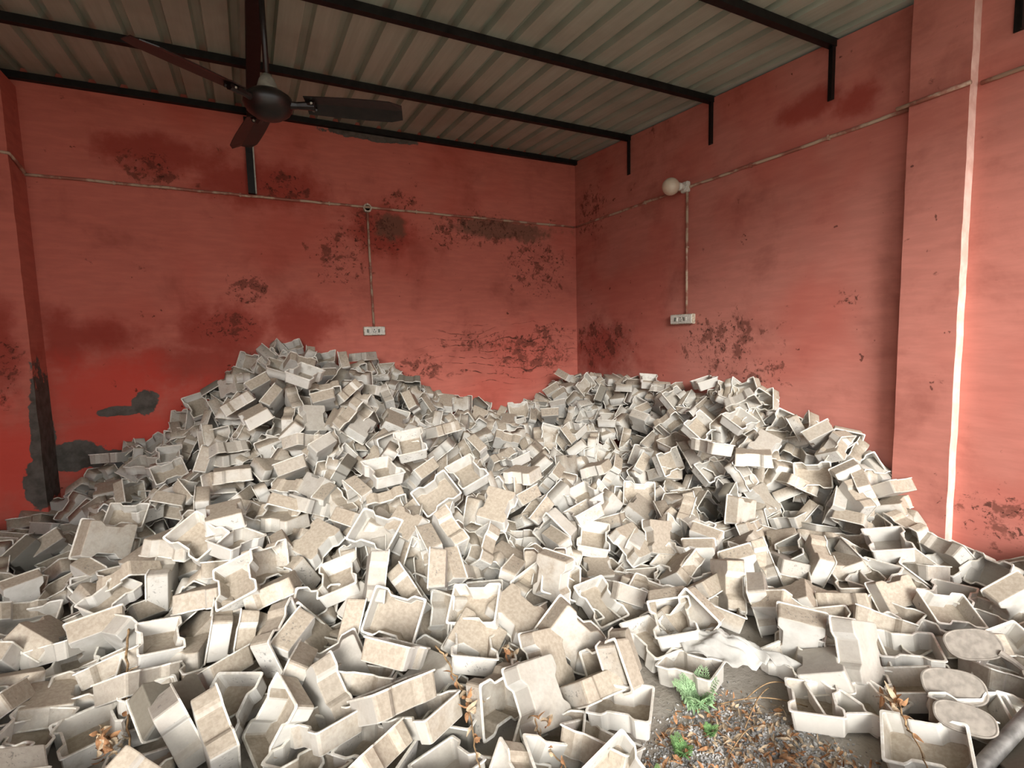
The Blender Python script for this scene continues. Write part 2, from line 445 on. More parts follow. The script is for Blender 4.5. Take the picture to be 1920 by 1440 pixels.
# ------------------------------------------------------------------ paver moulds
L, W, H, TAP, ND = .21, .17, .076, .005, .019
def outline(off):
    l, w = L / 2 - off, W / 2 - off; r = .009
    side = [(-.27, 0), (-.225, .35), (-.175, .93), (-.15, 1), (.15, 1), (.175, .93), (.225, .35), (.27, 0)]
    lo = [(x * L, -w + d * ND) for x, d in side]; hi = [(-x, -y) for x, y in lo]
    def corner(sx, sy, a0):
        cx, cy = sx * (l - r), sy * (w - r)
        return [(cx + r * math.cos(a), cy + r * math.sin(a)) for a in (a0, a0 + math.pi / 4, a0 + math.pi / 2)]
    return corner(-1, -1, math.pi) + lo + corner(1, -1, 1.5 * math.pi) + corner(1, 1, 0) + hi + corner(-1, 1, .5 * math.pi)
def rings(spec): return [[(x, y, z - H / 2) for x, y in outline(o)] for o, z in spec]
def loft(rs, closed=False):
    n = len(rs[0]); v = [p for r in rs for p in r]; f = []
    k = len(rs)
    for i in range(k if closed else k - 1):
        j = (i + 1) % k
        for a in range(n):
            c = (a + 1) % n
            f.append((i*n + a, i*n + c, j*n + c, j*n + a))
    return v, f, n
TH = .0035
bv, bf, n_ = loft(rings([(TAP + .004, 0), (TAP + .0012, .0012), (TAP, .004), (0.0, H - .004), (TH, H - .004), (TAP + TH, .0055), (TAP + TH + .003, .0035)]))
bf = [f for f in bf]
bf.append(tuple(range(n_))[::-1]); bf.append(tuple(6 * n_ + i for i in range(n_)))
rv, rf, _ = loft(rings([(TH, H - .005), (-.004, H - .005), (-.0055, H - .003), (-.0045, H + .0006), (TH - .001, H + .0006)]), True)
rf = [tuple(f) for f in rf]
def add_lp(me, co):
    a = me.attributes.new('lp', 'FLOAT_VECTOR', 'POINT'); a.data.foreach_set('vector', np.asarray(co, dtype=np.float32).ravel())
def mould_mat(name, island):
    t = NT(name)
    lp = t.n.new('ShaderNodeAttribute'); lp.attribute_name = 'lp'; lpv = lp.outputs['Vector']
    if island:
        a = t.n.new('ShaderNodeAttribute'); a.attribute_name = 'rnd'; rn = a.outputs['Fac']
    else:
        rn = t.n.new('ShaderNodeObjectInfo').outputs['Random']
    geo = t.n.new('ShaderNodeNewGeometry'); nz = t.sep(geo.outputs['Normal'])[2]; P = geo.outputs['Position']
    off = t.n.new('ShaderNodeCombineXYZ')
    for i, k in enumerate((31.0, 17.0, 53.0)): t.put(off.inputs[i], t.math('MULTIPLY', rn, k))
    q = t.vmath('ADD', lpv, off.outputs[0])
    n1 = t.noise(q, 14, 4, .6); n2 = t.noise(q, 70, 4, .65); n3 = t.noise(P, 1.1, 3)
    tone = t.math('ADD', t.math('MULTIPLY', rn, .30), .78)
    white = t.mix(t.ramp(n1, .3, .7), (.56, .535, .48), (.71, .69, .64))
    dust = t.mix(t.ramp(n2, .35, .65), (.305, .252, .190), (.39, .332, .258))
    df = t.ramp(t.math('ADD', nz, t.math('MULTIPLY', t.math('SUBTRACT', n1, .5), .9)), -.22, .42, .06, .96)
    df = t.math('MULTIPLY', df, t.ramp(rn, .02, .25, .5, 1.0))
    col = t.mix(df, white, dust)
    # grime specks and worn stamp marks on the straight end faces
    x = t.sep(lpv)
    endf = t.ramp(t.math('ABSOLUTE', x[0]), L / 2 - .0085, L / 2 - .006)
    zm = t.math('MULTIPLY', t.ramp(x[2], -.028, -.018), t.ramp(x[2], .024, .014))
    ym = t.ramp(t.math('ABSOLUTE', x[1]), .068, .05)
    st = t.noise(q, 85, 3, .5, .8)
    pr = t.math('MULTIPLY', t.math('MULTIPLY', endf, zm), t.math('MULTIPLY', ym, t.ramp(st, .58, .66)))
    pr = t.math('MULTIPLY', pr, t.ramp(t.math('FRACT', t.math('MULTIPLY', rn, 7.3)), .58, .62))
    col = t.mix(t.math('MULTIPLY', pr, .55), col, (.08, .08, .08))
    col = t.mix(t.math('MULTIPLY', t.ramp(n2, .66, .74), .45), col, (.13, .10, .075))
    col = t.mix(t.math('MULTIPLY', t.ramp(n1, .62, .8), .35), col, (.24, .18, .12))
    tc = t.n.new('ShaderNodeCombineXYZ')
    for i in range(3): t.put(tc.inputs[i], tone)
    col = t.mix(1.0, col, tc.outputs[0], 'MULTIPLY')
    old = t.ramp(t.math('FRACT', t.math('MULTIPLY', rn, 13.7)), .93, .95)
    col = t.mix(t.math('MULTIPLY', old, .75), col, (.10, .095, .075))
    t.bump(n2, .12, .002)
    return t.out(col, .62, .28)
M_mould = mould_mat('dusty_white_mould_plastic', False)
M_heap = mould_mat('dusty_white_mould_plastic_heap', True)
def rim_mat():
    t = NT('pale_rim_plastic'); lp = t.n.new('ShaderNodeAttribute'); lp.attribute_name = 'lp'
    f = t.noise(lp.outputs['Vector'], 40, 3)
    return t.out(t.mix(t.ramp(f, .35, .7), (.60, .56, .48), (.80, .78, .72)), .5, .3)
M_rim = rim_mat()
body_me = mesh('mould_body', bv, bf); add_lp(body_me, bv); body_me.materials.append(M_mould)
rim_me = mesh('mould_rim', rv, rf); add_lp(rim_me, rv); rim_me.materials.append(M_rim)

ARR = [
(508,-169,-56,843,1707,701,82,99),
(-365,603,681,201,793,1417,125,105),
(868,129,-473,81,2,1724,119,101),
(-561,-7,3,-827,-565,2069,42,99),
(-947,282,-19,-152,343,1588,164,108),
(687,-413,525,-286,-179,1755,127,101),
(282,-509,652,486,1931,1021,143,105),
(767,602,189,113,665,1499,107,99),
(798,-163,578,42,-285,1831,128,103),
(398,-37,-5,916,1025,1269,88,95),
(-545,22,-66,-836,1398,1322,56,96),
(-805,-491,65,327,455,1995,215,102),
(940,-68,10,333,1634,995,53,92),
(333,83,-763,-547,-767,3385,296,117),
(-481,150,-118,-856,422,1534,105,100),
(-710,369,-587,123,152,1774,133,97),
(495,135,215,831,869,1177,77,100),
(-761,161,-585,-231,1889,1217,114,102),
(105,732,-671,-56,-730,2312,62,95),
(523,-97,125,837,130,1645,105,95),
(896,11,-86,-435,2170,973,89,95),
(-934,-233,9,270,2647,1045,79,95),
(206,-353,-668,-621,1044,1609,156,110),
(-255,-242,921,171,-310,1936,151,95),
(-937,166,-22,-307,1986,868,72,93),
(857,77,-219,461,-150,1913,87,100),
(-190,-938,-288,-21,1815,1078,76,98),
(-113,531,812,212,910,1802,185,103),
(873,-74,277,396,394,1768,200,102),
(-140,381,879,251,723,1798,136,99),
(-883,266,-98,-374,-449,2203,104,100),
(-302,39,-19,-952,1727,934,50,100),
(682,33,-342,646,-115,2446,299,98),
(-597,353,-235,-681,-647,2631,124,112),
(480,-256,581,-605,23,2120,182,107),
(625,151,-12,766,-405,2377,157,88),
(-766,36,212,-606,292,2340,261,100),
(319,541,-764,-147,-849,2702,139,99),
(712,203,202,-641,1335,1813,107,99),
(934,-94,174,-296,2297,740,80,92),
(21,61,-941,331,1004,1390,95,101),
(172,-251,-30,-952,1944,716,82,94),
(-845,406,67,-340,245,1445,96,93),
(619,-166,744,188,1165,1931,235,96),
(932,-80,-107,336,2953,1435,181,108),
(-856,-304,-96,406,-290,2842,393,104),
(-189,286,-919,-195,228,2699,318,103),
(211,-655,588,425,915,1563,132,98),
(599,11,759,-253,1929,1607,147,108),
(793,-466,335,205,2912,919,134,98),
(627,-119,51,769,435,1330,64,91),
(375,38,23,926,266,1519,52,100),
(-724,-33,-89,683,1388,1528,63,100),
(-140,-119,-879,-441,2595,1220,96,89),
(66,106,-159,-979,-574,2441,80,96),
(7,-367,-890,271,2411,880,96,100),
(-413,570,-85,-705,74,2129,136,103),
(906,153,-116,378,-624,2739,223,88),
(535,465,-422,-565,-192,2364,163,103),
(-738,-286,606,79,1569,1480,137,103),
(-258,-875,-401,83,1837,522,105,100),
(488,472,-492,-544,-447,2840,213,113),
(-317,155,255,-901,761,1878,223,96),
(-710,-314,562,285,1086,1399,131,98),
(928,75,41,363,-128,2771,359,96),
(-255,349,-876,-213,1152,2497,396,102),
(34,-111,-993,25,-347,2362,96,99),
(411,831,-276,253,-731,1838,136,99),
(-906,-346,235,-71,854,2622,479,102),
(284,-141,-277,907,1934,669,90,100),
(392,-560,288,671,-1101,3308,106,94),
(-71,716,-695,-3,-178,2964,452,103),
(-149,-95,-976,128,14,2400,250,98),
(349,-228,750,-513,2595,1597,122,101),
(-65,-287,-946,135,-240,2554,225,106),
(952,-183,133,-206,287,1797,115,100),
(294,882,-315,189,-570,2835,268,99),
(-750,-560,-268,-230,-7,2576,316,95),
(-593,139,-764,215,415,2174,310,100),
(755,71,120,640,-732,2119,69,100),
(-232,-201,809,502,1135,1412,149,94),
(-650,-22,279,-706,1108,2802,514,104),
(572,-64,82,-813,683,1743,137,100),
(127,-86,827,542,205,1913,124,100),
(717,-14,9,697,1784,1163,45,100),
(-616,-106,95,-774,629,2921,573,102),
(-875,77,112,-465,1506,1519,115,99),
(-446,626,-11,-640,-1225,3800,136,100),
(-536,230,-312,750,3258,1299,119,104),
(-523,320,740,276,1965,1447,122,102),
(866,340,-11,-365,489,2484,388,102),
(-873,153,244,393,-193,2141,94,99),
(-876,-144,111,-447,1636,2269,192,102),
(44,968,189,157,487,1739,81,100),
(150,596,-3,-789,677,2008,127,104),
(738,-311,532,-276,818,2352,367,101),
(87,184,-72,976,709,1154,84,100),
(912,239,26,-332,2063,561,91,100),
(-432,-204,-195,-856,2278,1127,94,100),
(851,-220,-410,242,978,2304,271,100),
(592,-386,-396,587,567,1142,93,100),
(-763,152,-87,622,2116,733,72,100),
(676,166,-240,-677,2294,897,88,100),
(-697,490,265,-451,3214,1091,95,96),
(833,-317,79,447,-1070,3052,111,100),
(-240,-585,100,768,-113,2277,136,100),
(925,-44,10,376,554,1548,52,100),
(-76,259,962,-31,-400,2969,344,108),
(-321,506,-692,-403,1951,2085,201,91),
(-813,207,-461,-289,-549,2573,114,100),
(-255,585,750,175,1813,2140,179,101),
(-198,111,-925,303,1894,1868,115,101),
(788,-175,459,-371,555,2144,229,100),
(737,101,-236,625,870,3170,656,106),
(-692,-36,-12,721,1813,937,50,100),
(-735,-275,-82,614,824,1000,105,100),
(100,487,776,389,630,2450,415,84),
(-29,264,-148,-953,-877,2267,101,95),
(561,174,-674,-448,696,2156,275,100),
(845,-150,-508,-75,49,1897,126,103),
(-12,-899,438,-8,104,3031,345,99),
(756,85,-233,605,2482,750,94,100),
(214,-89,153,961,-785,2629,102,94),
(150,-56,-740,-653,2641,2103,221,102),
(-695,-78,-263,-665,1478,1850,115,101),
(415,-314,-385,762,3201,2006,380,99),
(855,213,-16,473,331,3963,1091,109),
(-182,658,-452,575,294,2111,166,100),
(346,852,-2,-392,-346,1633,141,100),
(749,-211,-30,627,1687,2425,287,103),
(81,51,-363,927,-709,3594,342,90),
(-375,-611,687,-120,-502,3673,357,101),
(-593,195,-649,434,3158,1732,307,97),
(-478,654,523,-265,3279,1497,168,103),
(-626,391,8,-675,-1140,3893,157,102),
(27,340,213,915,1974,1359,130,97),
(309,67,-948,36,3132,1712,181,98),
(-249,-844,476,14,2321,1302,96,100),
(384,721,-569,100,76,3032,417,102),
(445,734,-460,-229,115,2653,212,109),
(-960,263,-31,96,3443,1658,354,100),
(-267,651,-566,-429,359,3829,785,98),
(587,397,-697,-106,1426,2327,264,105),
(519,-428,87,734,357,3440,630,101),
(133,556,-817,-72,2489,1703,78,102),
(958,271,-55,75,3082,2487,687,102),
(-668,-21,34,743,-380,1927,49,100),
(727,11,38,685,2840,948,50,100),
(24,-64,946,318,1600,1553,91,98),
(-15,-434,-901,-6,2918,2238,499,108),
(-797,17,-113,593,-397,2070,69,100),
(738,420,418,323,-821,4318,316,97),
(-526,-201,-775,-286,748,2232,228,98),
(991,-20,-21,129,2851,1111,60,96),
(-924,-347,71,-142,-571,4261,431,93),
(985,-15,-163,44,2713,1369,75,100),
(-508,-267,743,-343,1550,1577,130,99),
(570,290,-768,-32,490,2887,455,102),
(-8,-25,999,-31,-156,3590,523,102),
(376,143,854,-330,590,3592,813,115),
(238,446,859,-80,2133,1437,93,100),
(-146,847,-460,222,-279,2525,100,100),
(713,-260,86,645,179,3389,549,106),
(-47,-496,-867,-18,1543,2924,425,100),
(642,-166,-12,-749,2991,1312,81,100),
(-2,260,-918,-299,2236,2568,165,99),
(743,-390,429,334,2167,1729,126,98),
(849,-180,-263,-422,-517,2788,100,100),
(-439,17,-35,898,77,1636,47,100),
(900,386,-129,159,2888,2674,633,105),
(696,6,-18,718,-720,2580,46,100),
(140,-237,-13,961,3222,1259,89,100),
(234,-549,-267,-757,2055,1881,136,97),
(-199,754,-619,97,-7,3953,830,104),
(-824,-560,50,-71,2696,2791,379,98),
(-736,-632,-238,-46,163,2337,177,100),
(717,-93,-136,677,1833,2636,296,105),
(-117,-121,-416,-894,-983,2605,147,86),
(-808,-11,-586,-58,1418,2278,175,100),
(67,-98,979,-168,3426,1650,252,100),
(83,-521,849,10,1570,2128,82,89),
(-611,-110,774,120,706,2279,326,102),
(49,-458,796,392,643,3614,730,91),
(-547,358,-60,-755,903,3061,484,99),
(365,-637,-139,-665,-829,3280,126,100),
(748,69,80,656,2724,2411,559,105),
(-309,562,-253,-724,1044,2132,145,99),
(-898,338,-122,-253,3310,2041,641,103),
(41,106,886,-450,615,2788,431,99),
(311,-576,-699,-290,2970,2197,212,97),
(129,-355,899,-222,2731,1514,104,85),
(936,343,-79,24,2836,2521,344,96),
(-68,-489,-782,380,3232,2583,805,103),
(-678,274,126,-670,1920,1921,135,100),
(-704,75,162,688,3044,2051,107,97),
(775,-72,585,226,2185,1974,152,99),
(319,-800,-462,210,153,2175,104,85),
(241,-264,-934,27,3147,2075,325,96),
(-298,55,-936,179,3330,1963,566,98),
(236,-130,930,251,3065,2270,554,96),
(236,337,-911,31,231,3032,414,98),
(-373,766,-485,197,273,3170,470,95),
(-582,133,581,552,3128,1817,245,92),
(-239,233,936,111,579,2591,350,113),
(942,-178,78,274,263,3590,675,100),
(-584,497,100,-634,127,4173,906,101),
(-641,373,-17,-671,38,4383,993,103),
(-5,274,-938,213,-195,3892,622,103),
(-391,202,816,374,3256,1721,368,93),
(-893,274,221,-280,2572,1715,115,89),
(-746,256,-142,-598,464,3998,890,100),
(224,-472,37,852,437,3203,522,102),
(644,-145,680,-321,2261,1698,142,96),
(222,767,-553,237,1820,1681,104,100),
(8,595,-740,-315,938,3880,704,100),
(248,250,-935,45,444,2775,372,100),
(331,-54,783,-524,2317,2251,205,99),
(254,-33,966,-30,-119,4173,907,106),
(166,513,841,-41,2292,3128,313,98),
(740,-438,483,164,3249,1803,407,92),
(646,-533,504,-211,386,3024,360,98),
(505,230,-574,-602,-289,3944,553,102),
(-723,-160,-170,650,-585,4423,516,92),
(471,267,-825,-161,1528,3610,468,101),
(-120,442,828,-324,189,3332,426,112),
(62,-136,982,-112,1232,3585,659,103),
(-366,608,-77,-700,321,3082,398,94),
(212,0,87,973,-1054,5012,455,100),
(-876,-23,-431,-216,3061,3506,543,101),
(18,-89,-4,-996,1353,2578,142,88),
(132,459,723,-499,3088,3183,585,101),
(414,-517,214,718,1824,2161,122,99),
(428,-415,76,799,1929,3187,275,99),
(-360,17,-29,-932,-677,3724,319,103),
(618,-280,99,728,1441,2735,324,100),
(-366,-199,-722,-552,-173,4835,980,99),
(-124,361,-784,-489,2783,2483,134,88),
(573,-13,565,-593,2298,1674,134,99),
(341,594,622,-380,3322,1942,584,93),
(-127,-2,-907,401,1639,3437,398,99),
(-777,27,491,394,2439,3127,272,101),
(514,27,-857,21,96,2731,286,96),
(-896,349,-223,162,1864,3806,453,102),
(969,-212,119,-30,2716,2838,267,99),
(16,274,-962,-2,-177,3945,557,97),
(664,-117,-74,735,1708,3353,423,100),
(-117,-376,876,-279,838,2247,181,93),
(920,-342,146,124,346,4584,1144,102),
(305,-184,926,-123,630,4094,936,102),
(-468,353,-791,175,-516,4602,509,110),
(880,414,153,-177,1210,1960,188,96),
(-852,133,68,-501,3400,3089,901,100),
(715,594,-141,-340,-22,5134,1161,94),
(731,533,-294,-309,-554,5025,706,98),
(-887,-437,80,-126,3239,3281,754,101),
(858,-91,196,465,-1305,4523,82,101),
(726,603,-188,271,3146,4491,796,101),
(387,340,-776,-363,1225,4367,785,101),
(-591,138,168,-777,2537,3800,472,100),
(839,-152,210,479,2548,4218,556,103),
(484,451,-708,-247,2448,3806,417,100),
(-784,609,-67,-99,2796,3172,330,97),
(580,-500,37,642,2622,3024,294,100),
(699,-241,560,-373,984,4257,842,97),
(-17,-65,-894,443,477,4048,945,103),
(-123,198,-932,279,2439,1933,95,101),
(-31,-426,-904,10,928,4908,1183,100),
(-305,348,863,-203,3400,2259,433,101),
(306,282,-595,687,2731,2458,124,92),
(844,191,-201,-459,2935,4125,510,97),
(-916,-73,-95,383,3417,2104,441,106),
(930,305,-138,-153,602,4985,1161,95),
(-346,114,889,278,2863,2646,366,102),
(-488,861,81,-119,2599,1992,128,85),
(462,-551,-600,352,2276,2073,132,115),
(954,268,-133,25,327,5141,1271,95),
(576,593,-545,-143,1384,4576,693,99),
(620,370,-565,-399,3517,2751,854,97),
(-98,154,932,-314,1352,4870,910,103),
(198,-494,823,200,1705,4845,690,98),
(-875,-119,129,-451,3440,3816,863,98),
(-886,-262,162,-345,-766,5113,504,91),
(805,-292,345,384,2841,4513,560,99),
(-825,-156,491,231,2754,3580,298,93),
(-45,-427,903,-24,2663,1595,70,101),
(458,104,-560,-683,3131,4181,713,101),
(-199,300,-40,-932,-153,3514,357,98),
(951,-21,154,268,933,4357,896,103),
(993,-60,-34,-100,1967,1792,103,93),
(868,-379,219,236,2944,4595,668,99),
(-834,376,-146,-376,2889,4678,716,105),
(650,-399,235,602,3187,3647,580,98),
(-102,866,465,150,2192,4425,506,98),
(-214,-211,939,167,3139,4833,870,103),
(84,-542,-822,153,3425,3603,802,99),
(466,246,-288,-799,2893,3470,301,94),
(899,429,93,10,3461,2569,657,89),
(970,44,-38,237,1957,1250,107,94),
(-145,426,-890,-78,3435,3133,739,95),
(-125,181,-957,-187,3438,2417,582,93),
(583,427,-490,488,3467,2020,369,108),
(-877,-471,-63,68,3453,2653,720,91),
(107,62,-74,-990,1914,443,64,100),
(862,-405,122,-278,679,3786,769,100),
(-99,455,579,-669,3448,1847,434,100),
(-66,853,468,-222,-1805,3643,111,100),
(666,7,265,-697,177,4635,1117,100),
(655,39,23,-754,-1193,4369,75,100),
(942,-261,-138,-160,-102,1329,104,100),
(-653,89,40,-751,3036,822,63,100),
(948,81,-194,237,-746,1650,83,100),
(-217,113,-32,969,-1152,2496,69,100),
(-67,954,279,-81,-1222,2952,67,100),
(-84,846,-444,283,2474,583,110,100),
(-276,-225,831,428,-220,3669,436,100),
(-769,415,133,-468,-90,4428,869,100),
(-208,480,-805,280,1948,3385,353,100),
(133,-653,711,-225,2933,723,89,100),
(451,780,-21,433,731,3929,805,100),
(903,-214,-53,368,372,1106,78,100),
(309,-729,-508,338,3159,3002,644,100),
(-739,-166,125,-641,2744,707,84,100),
(-907,-122,-79,-394,-628,2907,120,100),
(-294,788,-539,45,3218,588,104,100),
(716,281,-632,94,-1835,4066,126,100),
(387,141,288,-865,3383,2851,826,100),
(668,-75,31,740,2481,453,60,100),
(-841,103,471,244,3026,2443,504,100),
(409,-269,-616,-617,1754,2772,249,100),
(165,26,58,984,1141,1716,54,100),
(912,-211,61,346,1908,2462,180,100),
(655,-175,215,703,189,1203,94,100),
(222,306,-394,838,2160,2184,133,100),
(919,-220,147,291,523,977,101,100),
(106,737,-639,-194,-895,2042,87,100),
(764,-487,420,-43,-899,3983,170,100),
(-1,791,227,-568,-179,3150,325,100),
(-885,19,189,-426,3047,2806,582,100),
(-880,57,67,-468,-594,1704,64,100),
(301,-771,544,138,-969,1922,116,100),
(-608,155,79,774,-389,1727,78,100),
(-229,-108,23,967,-1474,3223,68,100),
(-86,605,759,-224,2935,1791,89,100),
(-525,-114,107,836,-238,1472,71,100),
(-158,720,150,659,3463,635,174,100),
(58,235,-943,-229,-1528,4215,76,100),
(-301,28,-219,-928,1501,574,87,100),
(-964,92,228,101,-1250,2792,93,100),
(83,-133,-962,224,-143,4333,782,100),
(270,727,631,25,-1728,4538,103,100),
(477,105,158,858,900,1936,122,100),
(-943,-69,239,-222,1297,624,86,100),
(-942,-205,197,-177,-1698,4226,105,100),
(507,163,-213,-819,2324,451,82,100),
(-424,309,-717,-459,-1096,2392,139,100),
(-397,63,821,-406,3451,777,149,100),
(318,29,82,944,567,1195,55,100),
(-384,376,-816,213,-302,4202,565,100),
(-429,-127,55,893,2095,1203,74,100),
(942,-269,149,133,117,1354,106,100),
(-165,55,971,-165,-1593,3827,97,100),
(974,7,0,227,-106,2003,42,100),
(183,967,155,-90,-895,2464,90,100),
(727,-221,-191,-622,3425,1067,96,100),
(554,-226,-44,-800,-1352,3480,92,100),
(542,-513,-494,-446,698,4229,907,100),
(937,152,-77,-306,3041,1635,70,100),
(-599,-492,-523,354,786,3407,603,100),
(411,193,606,653,-960,4293,201,100),
(958,-61,-136,243,-1099,2169,77,100),
(40,-659,-746,-94,-997,4588,285,100),
(-893,297,-15,-338,-967,3598,99,100),
(901,297,-49,-314,2920,529,89,100),
(314,-707,533,-343,505,3734,782,100),
(541,143,-267,-785,1617,445,86,100),
(-639,181,212,-716,-490,1458,79,100),
(-233,-6,143,-962,-758,4597,438,100),
(860,-274,-47,427,-992,4462,223,100),
(-698,715,45,-4,1995,3911,441,100),
(-752,107,72,647,-1319,2577,70,100),
(-618,-26,-194,-762,-1288,3977,84,100),
(-7,-230,-970,74,-80,4813,1041,100),
(835,416,-159,-322,2359,2714,204,100),
(-120,643,-752,83,3118,4761,755,100),
(-334,523,483,-618,-345,4393,639,100),
(-299,262,-691,604,2582,3563,387,100),
(538,-471,144,684,-1484,3324,127,100),
(878,126,249,389,2100,450,102,100),
(951,102,280,-79,-6,3137,332,100),
(392,64,34,-917,2962,3850,523,100),
(-360,-498,-578,-536,-1303,3639,105,100),
(-647,507,184,-539,-168,4532,807,100),
(209,-476,-658,-545,-704,1555,142,100),
(156,954,209,-146,-911,1761,94,100),
(-967,-213,-10,142,2695,528,78,100),
(54,-758,-571,-311,-1375,2984,113,100),
(592,-100,-149,786,-1606,3512,69,100),
(-694,324,-591,254,252,4057,881,100),
(356,745,336,-452,922,3322,566,100),
(93,918,-224,313,1164,3461,529,100),
(-853,144,495,83,-1190,5022,272,100),
(139,234,-892,360,-1792,3782,122,100),
(-631,170,0,757,-1458,4460,82,100),
(-127,982,-138,3,3434,4340,848,100),
(-682,-69,-18,728,2288,1051,59,100),
(-334,52,95,-936,817,1790,61,100),
(-469,-368,340,-727,2892,2309,371,100),
(-141,-716,-328,601,3477,1980,571,100),
(-208,103,-243,942,-944,2740,85,100),
(7,70,660,-748,1225,3798,564,100),
(-657,367,114,-648,1454,2581,297,100),
(-694,-449,421,-373,2327,3888,428,100),
(568,589,25,-575,-336,1403,136,100),
(21,956,278,-92,3346,4037,781,100),
(47,-19,-503,863,2391,4590,571,100),
(100,-55,-158,-981,3433,922,83,100),
(-665,-272,46,-694,-1480,4097,103,100),
(-287,-318,-673,-603,1872,4845,662,100),
(446,178,876,-42,709,3199,581,100),
(237,733,565,294,217,3806,736,100),
(794,-455,-399,63,617,4297,986,100),
(-172,-220,-789,-547,1232,2111,191,100),
(-720,-102,681,88,-314,3403,385,100),
(-558,582,-313,-502,3070,2632,588,100),
(-100,-820,552,111,1658,1867,76,100),
(-150,881,-442,81,-543,3095,248,100),
(-19,57,200,978,-172,2706,271,100),
(967,-231,-26,-104,-1499,4774,82,100),
(44,-601,-751,272,204,2878,282,100),
(-971,-78,-206,-90,-1168,3454,91,100),
(-877,12,449,-169,-72,4127,723,100),
(327,-280,195,-881,-376,3720,401,100),
(677,426,497,-336,2710,2241,226,100),
(-969,-45,74,232,3217,741,74,100),
(716,-481,-495,-100,-1201,4665,164,100),
(458,106,695,-544,-905,1642,138,100),
(736,-551,286,-269,820,4538,985,100),
(136,967,-147,157,-503,3837,392,100),
(359,301,-2,883,-1475,3620,104,100),
(780,12,-98,618,-1708,3406,82,100),
(-241,313,-595,-700,2012,2636,192,100),
(-117,-401,823,-384,-1189,4883,252,100),
(128,238,-943,-191,69,3596,530,100),
(-961,95,174,191,-812,2889,84,100),
(364,1,488,-793,2053,2772,213,100),
(517,495,-652,-252,-272,4633,796,100),
(79,-426,844,-315,2409,3550,381,100),
(771,330,259,-480,-420,4909,822,100),
(-9,-120,-96,988,2925,2957,461,100),
(-328,849,387,-150,2027,3563,394,100),
(-343,-240,-688,593,-937,4157,183,100),
(-815,-6,-45,577,-657,3099,162,100),
(311,608,696,-220,2937,4252,586,100),
(256,-366,-118,-887,3264,1764,173,100),
(-579,-36,-127,-805,2478,815,68,100),
(853,-155,-498,-7,1977,2217,126,100),
(-80,89,778,617,-762,3463,186,100),
(15,253,924,-287,2797,1703,97,100),
(435,232,78,-866,1123,4932,1024,100),
(639,192,-122,-735,-960,3311,84,100),
(-3,-860,-352,369,1078,3707,599,100),
(224,-436,-670,557,1232,2903,405,100),
(207,392,175,-879,1182,2576,346,100),
(340,-679,-347,551,730,4724,1123,100),
(737,-671,-67,43,-760,3551,193,100),
(-142,-211,-959,-127,-1001,4156,87,100),
(146,547,-791,-232,1847,2483,89,100),
(984,-77,129,-96,3095,1900,77,100),
(-310,326,-891,58,199,2969,216,100),
(373,-463,-382,708,1456,2962,304,100),
(-131,735,-75,661,3363,737,131,100),
(207,0,-24,-978,-795,3231,46,100),
(-306,-15,-240,921,-207,4961,876,100),
(-380,-238,890,86,619,3261,497,100),
(257,-251,561,-745,-1041,2066,98,100),
(74,424,-862,267,3038,2813,476,100),
(-424,231,855,191,1138,4746,831,100),
(335,885,135,-294,-236,2714,192,100),
(606,1,-105,-788,-15,1227,66,100),
(87,-269,919,276,373,3576,591,100),
(909,166,-2,382,2319,1827,76,100),
(833,75,243,-491,277,3160,317,100),
(506,468,104,717,1481,3684,417,100),
(-717,-71,-101,687,1238,1870,67,100),
(-90,-788,514,327,833,3198,462,100),
(573,-502,-256,595,3072,2423,443,100),
(-741,-447,-112,-489,491,3390,550,100),
(-768,-475,231,362,2854,4606,536,100),
(170,943,206,199,-505,4863,580,100),
(-867,-11,-301,397,-1632,4371,105,100),
(239,880,-32,410,-665,4132,261,100),
(-260,866,410,119,61,3047,211,100),
(503,-651,341,455,3061,3741,469,100),
(-121,-272,505,-810,671,2358,250,100),
(327,302,-323,835,414,2072,125,100),
(196,-134,902,361,3045,3869,471,100),
(60,-892,431,127,1120,2276,189,100),
(-982,-70,-86,-153,-1432,3075,68,100),
(-15,995,46,82,661,884,60,100),
(-434,127,-884,-117,-177,5041,949,100),
(840,3,62,539,2761,1942,57,100),
(70,-592,-735,323,-21,2402,110,100),
(705,-254,329,575,2671,3785,361,100),
(544,737,44,399,1891,4202,442,100),
(-790,273,-481,266,1616,4383,520,100),
(-838,-18,-18,545,681,1732,47,100),
(-834,38,169,-524,1623,2276,82,100),
(-180,-77,-979,-63,1790,4178,437,100),
(-248,-527,753,306,436,4837,1133,100),
(924,-61,-309,-216,-90,2539,142,100),
(-431,-83,290,850,1040,1743,90,100),
(686,-434,-194,551,3394,3389,706,100),
(-748,90,-620,220,-73,2629,138,100),
(-130,329,-793,496,1069,2067,108,100),
(429,543,-437,575,2479,3493,282,100),
(640,-181,-224,713,2366,2457,105,100),
(-73,-382,-742,546,3193,2581,615,100),
(-315,-837,-239,378,2629,4006,407,100),
(-95,558,477,673,3159,2426,498,100),
(30,939,284,191,3312,4098,690,100),
(227,685,26,692,376,2548,198,100),
(-470,479,-129,730,3428,4147,765,100),
(847,-290,-413,163,-600,3304,142,100),
(979,-82,-50,181,3214,890,61,100),
(-493,431,745,122,2369,3383,240,100),
(-30,-921,-387,-11,1413,507,47,100),
(-600,740,295,71,684,4140,821,100),
(-886,101,448,59,395,2349,162,100),
(65,-263,-950,154,-1728,4673,71,100),
(716,-34,423,-554,512,3567,615,100),
(319,883,46,-341,2166,3966,356,100),
(257,-692,105,666,138,3476,392,100),
(-130,-220,-221,941,-1503,2943,109,100),
(678,-111,-708,161,3313,2620,672,100),
(-180,-308,-47,-933,-1064,3968,105,100),
(600,486,-437,462,2303,2841,134,100),
(152,-420,-859,-250,1834,2675,137,100),
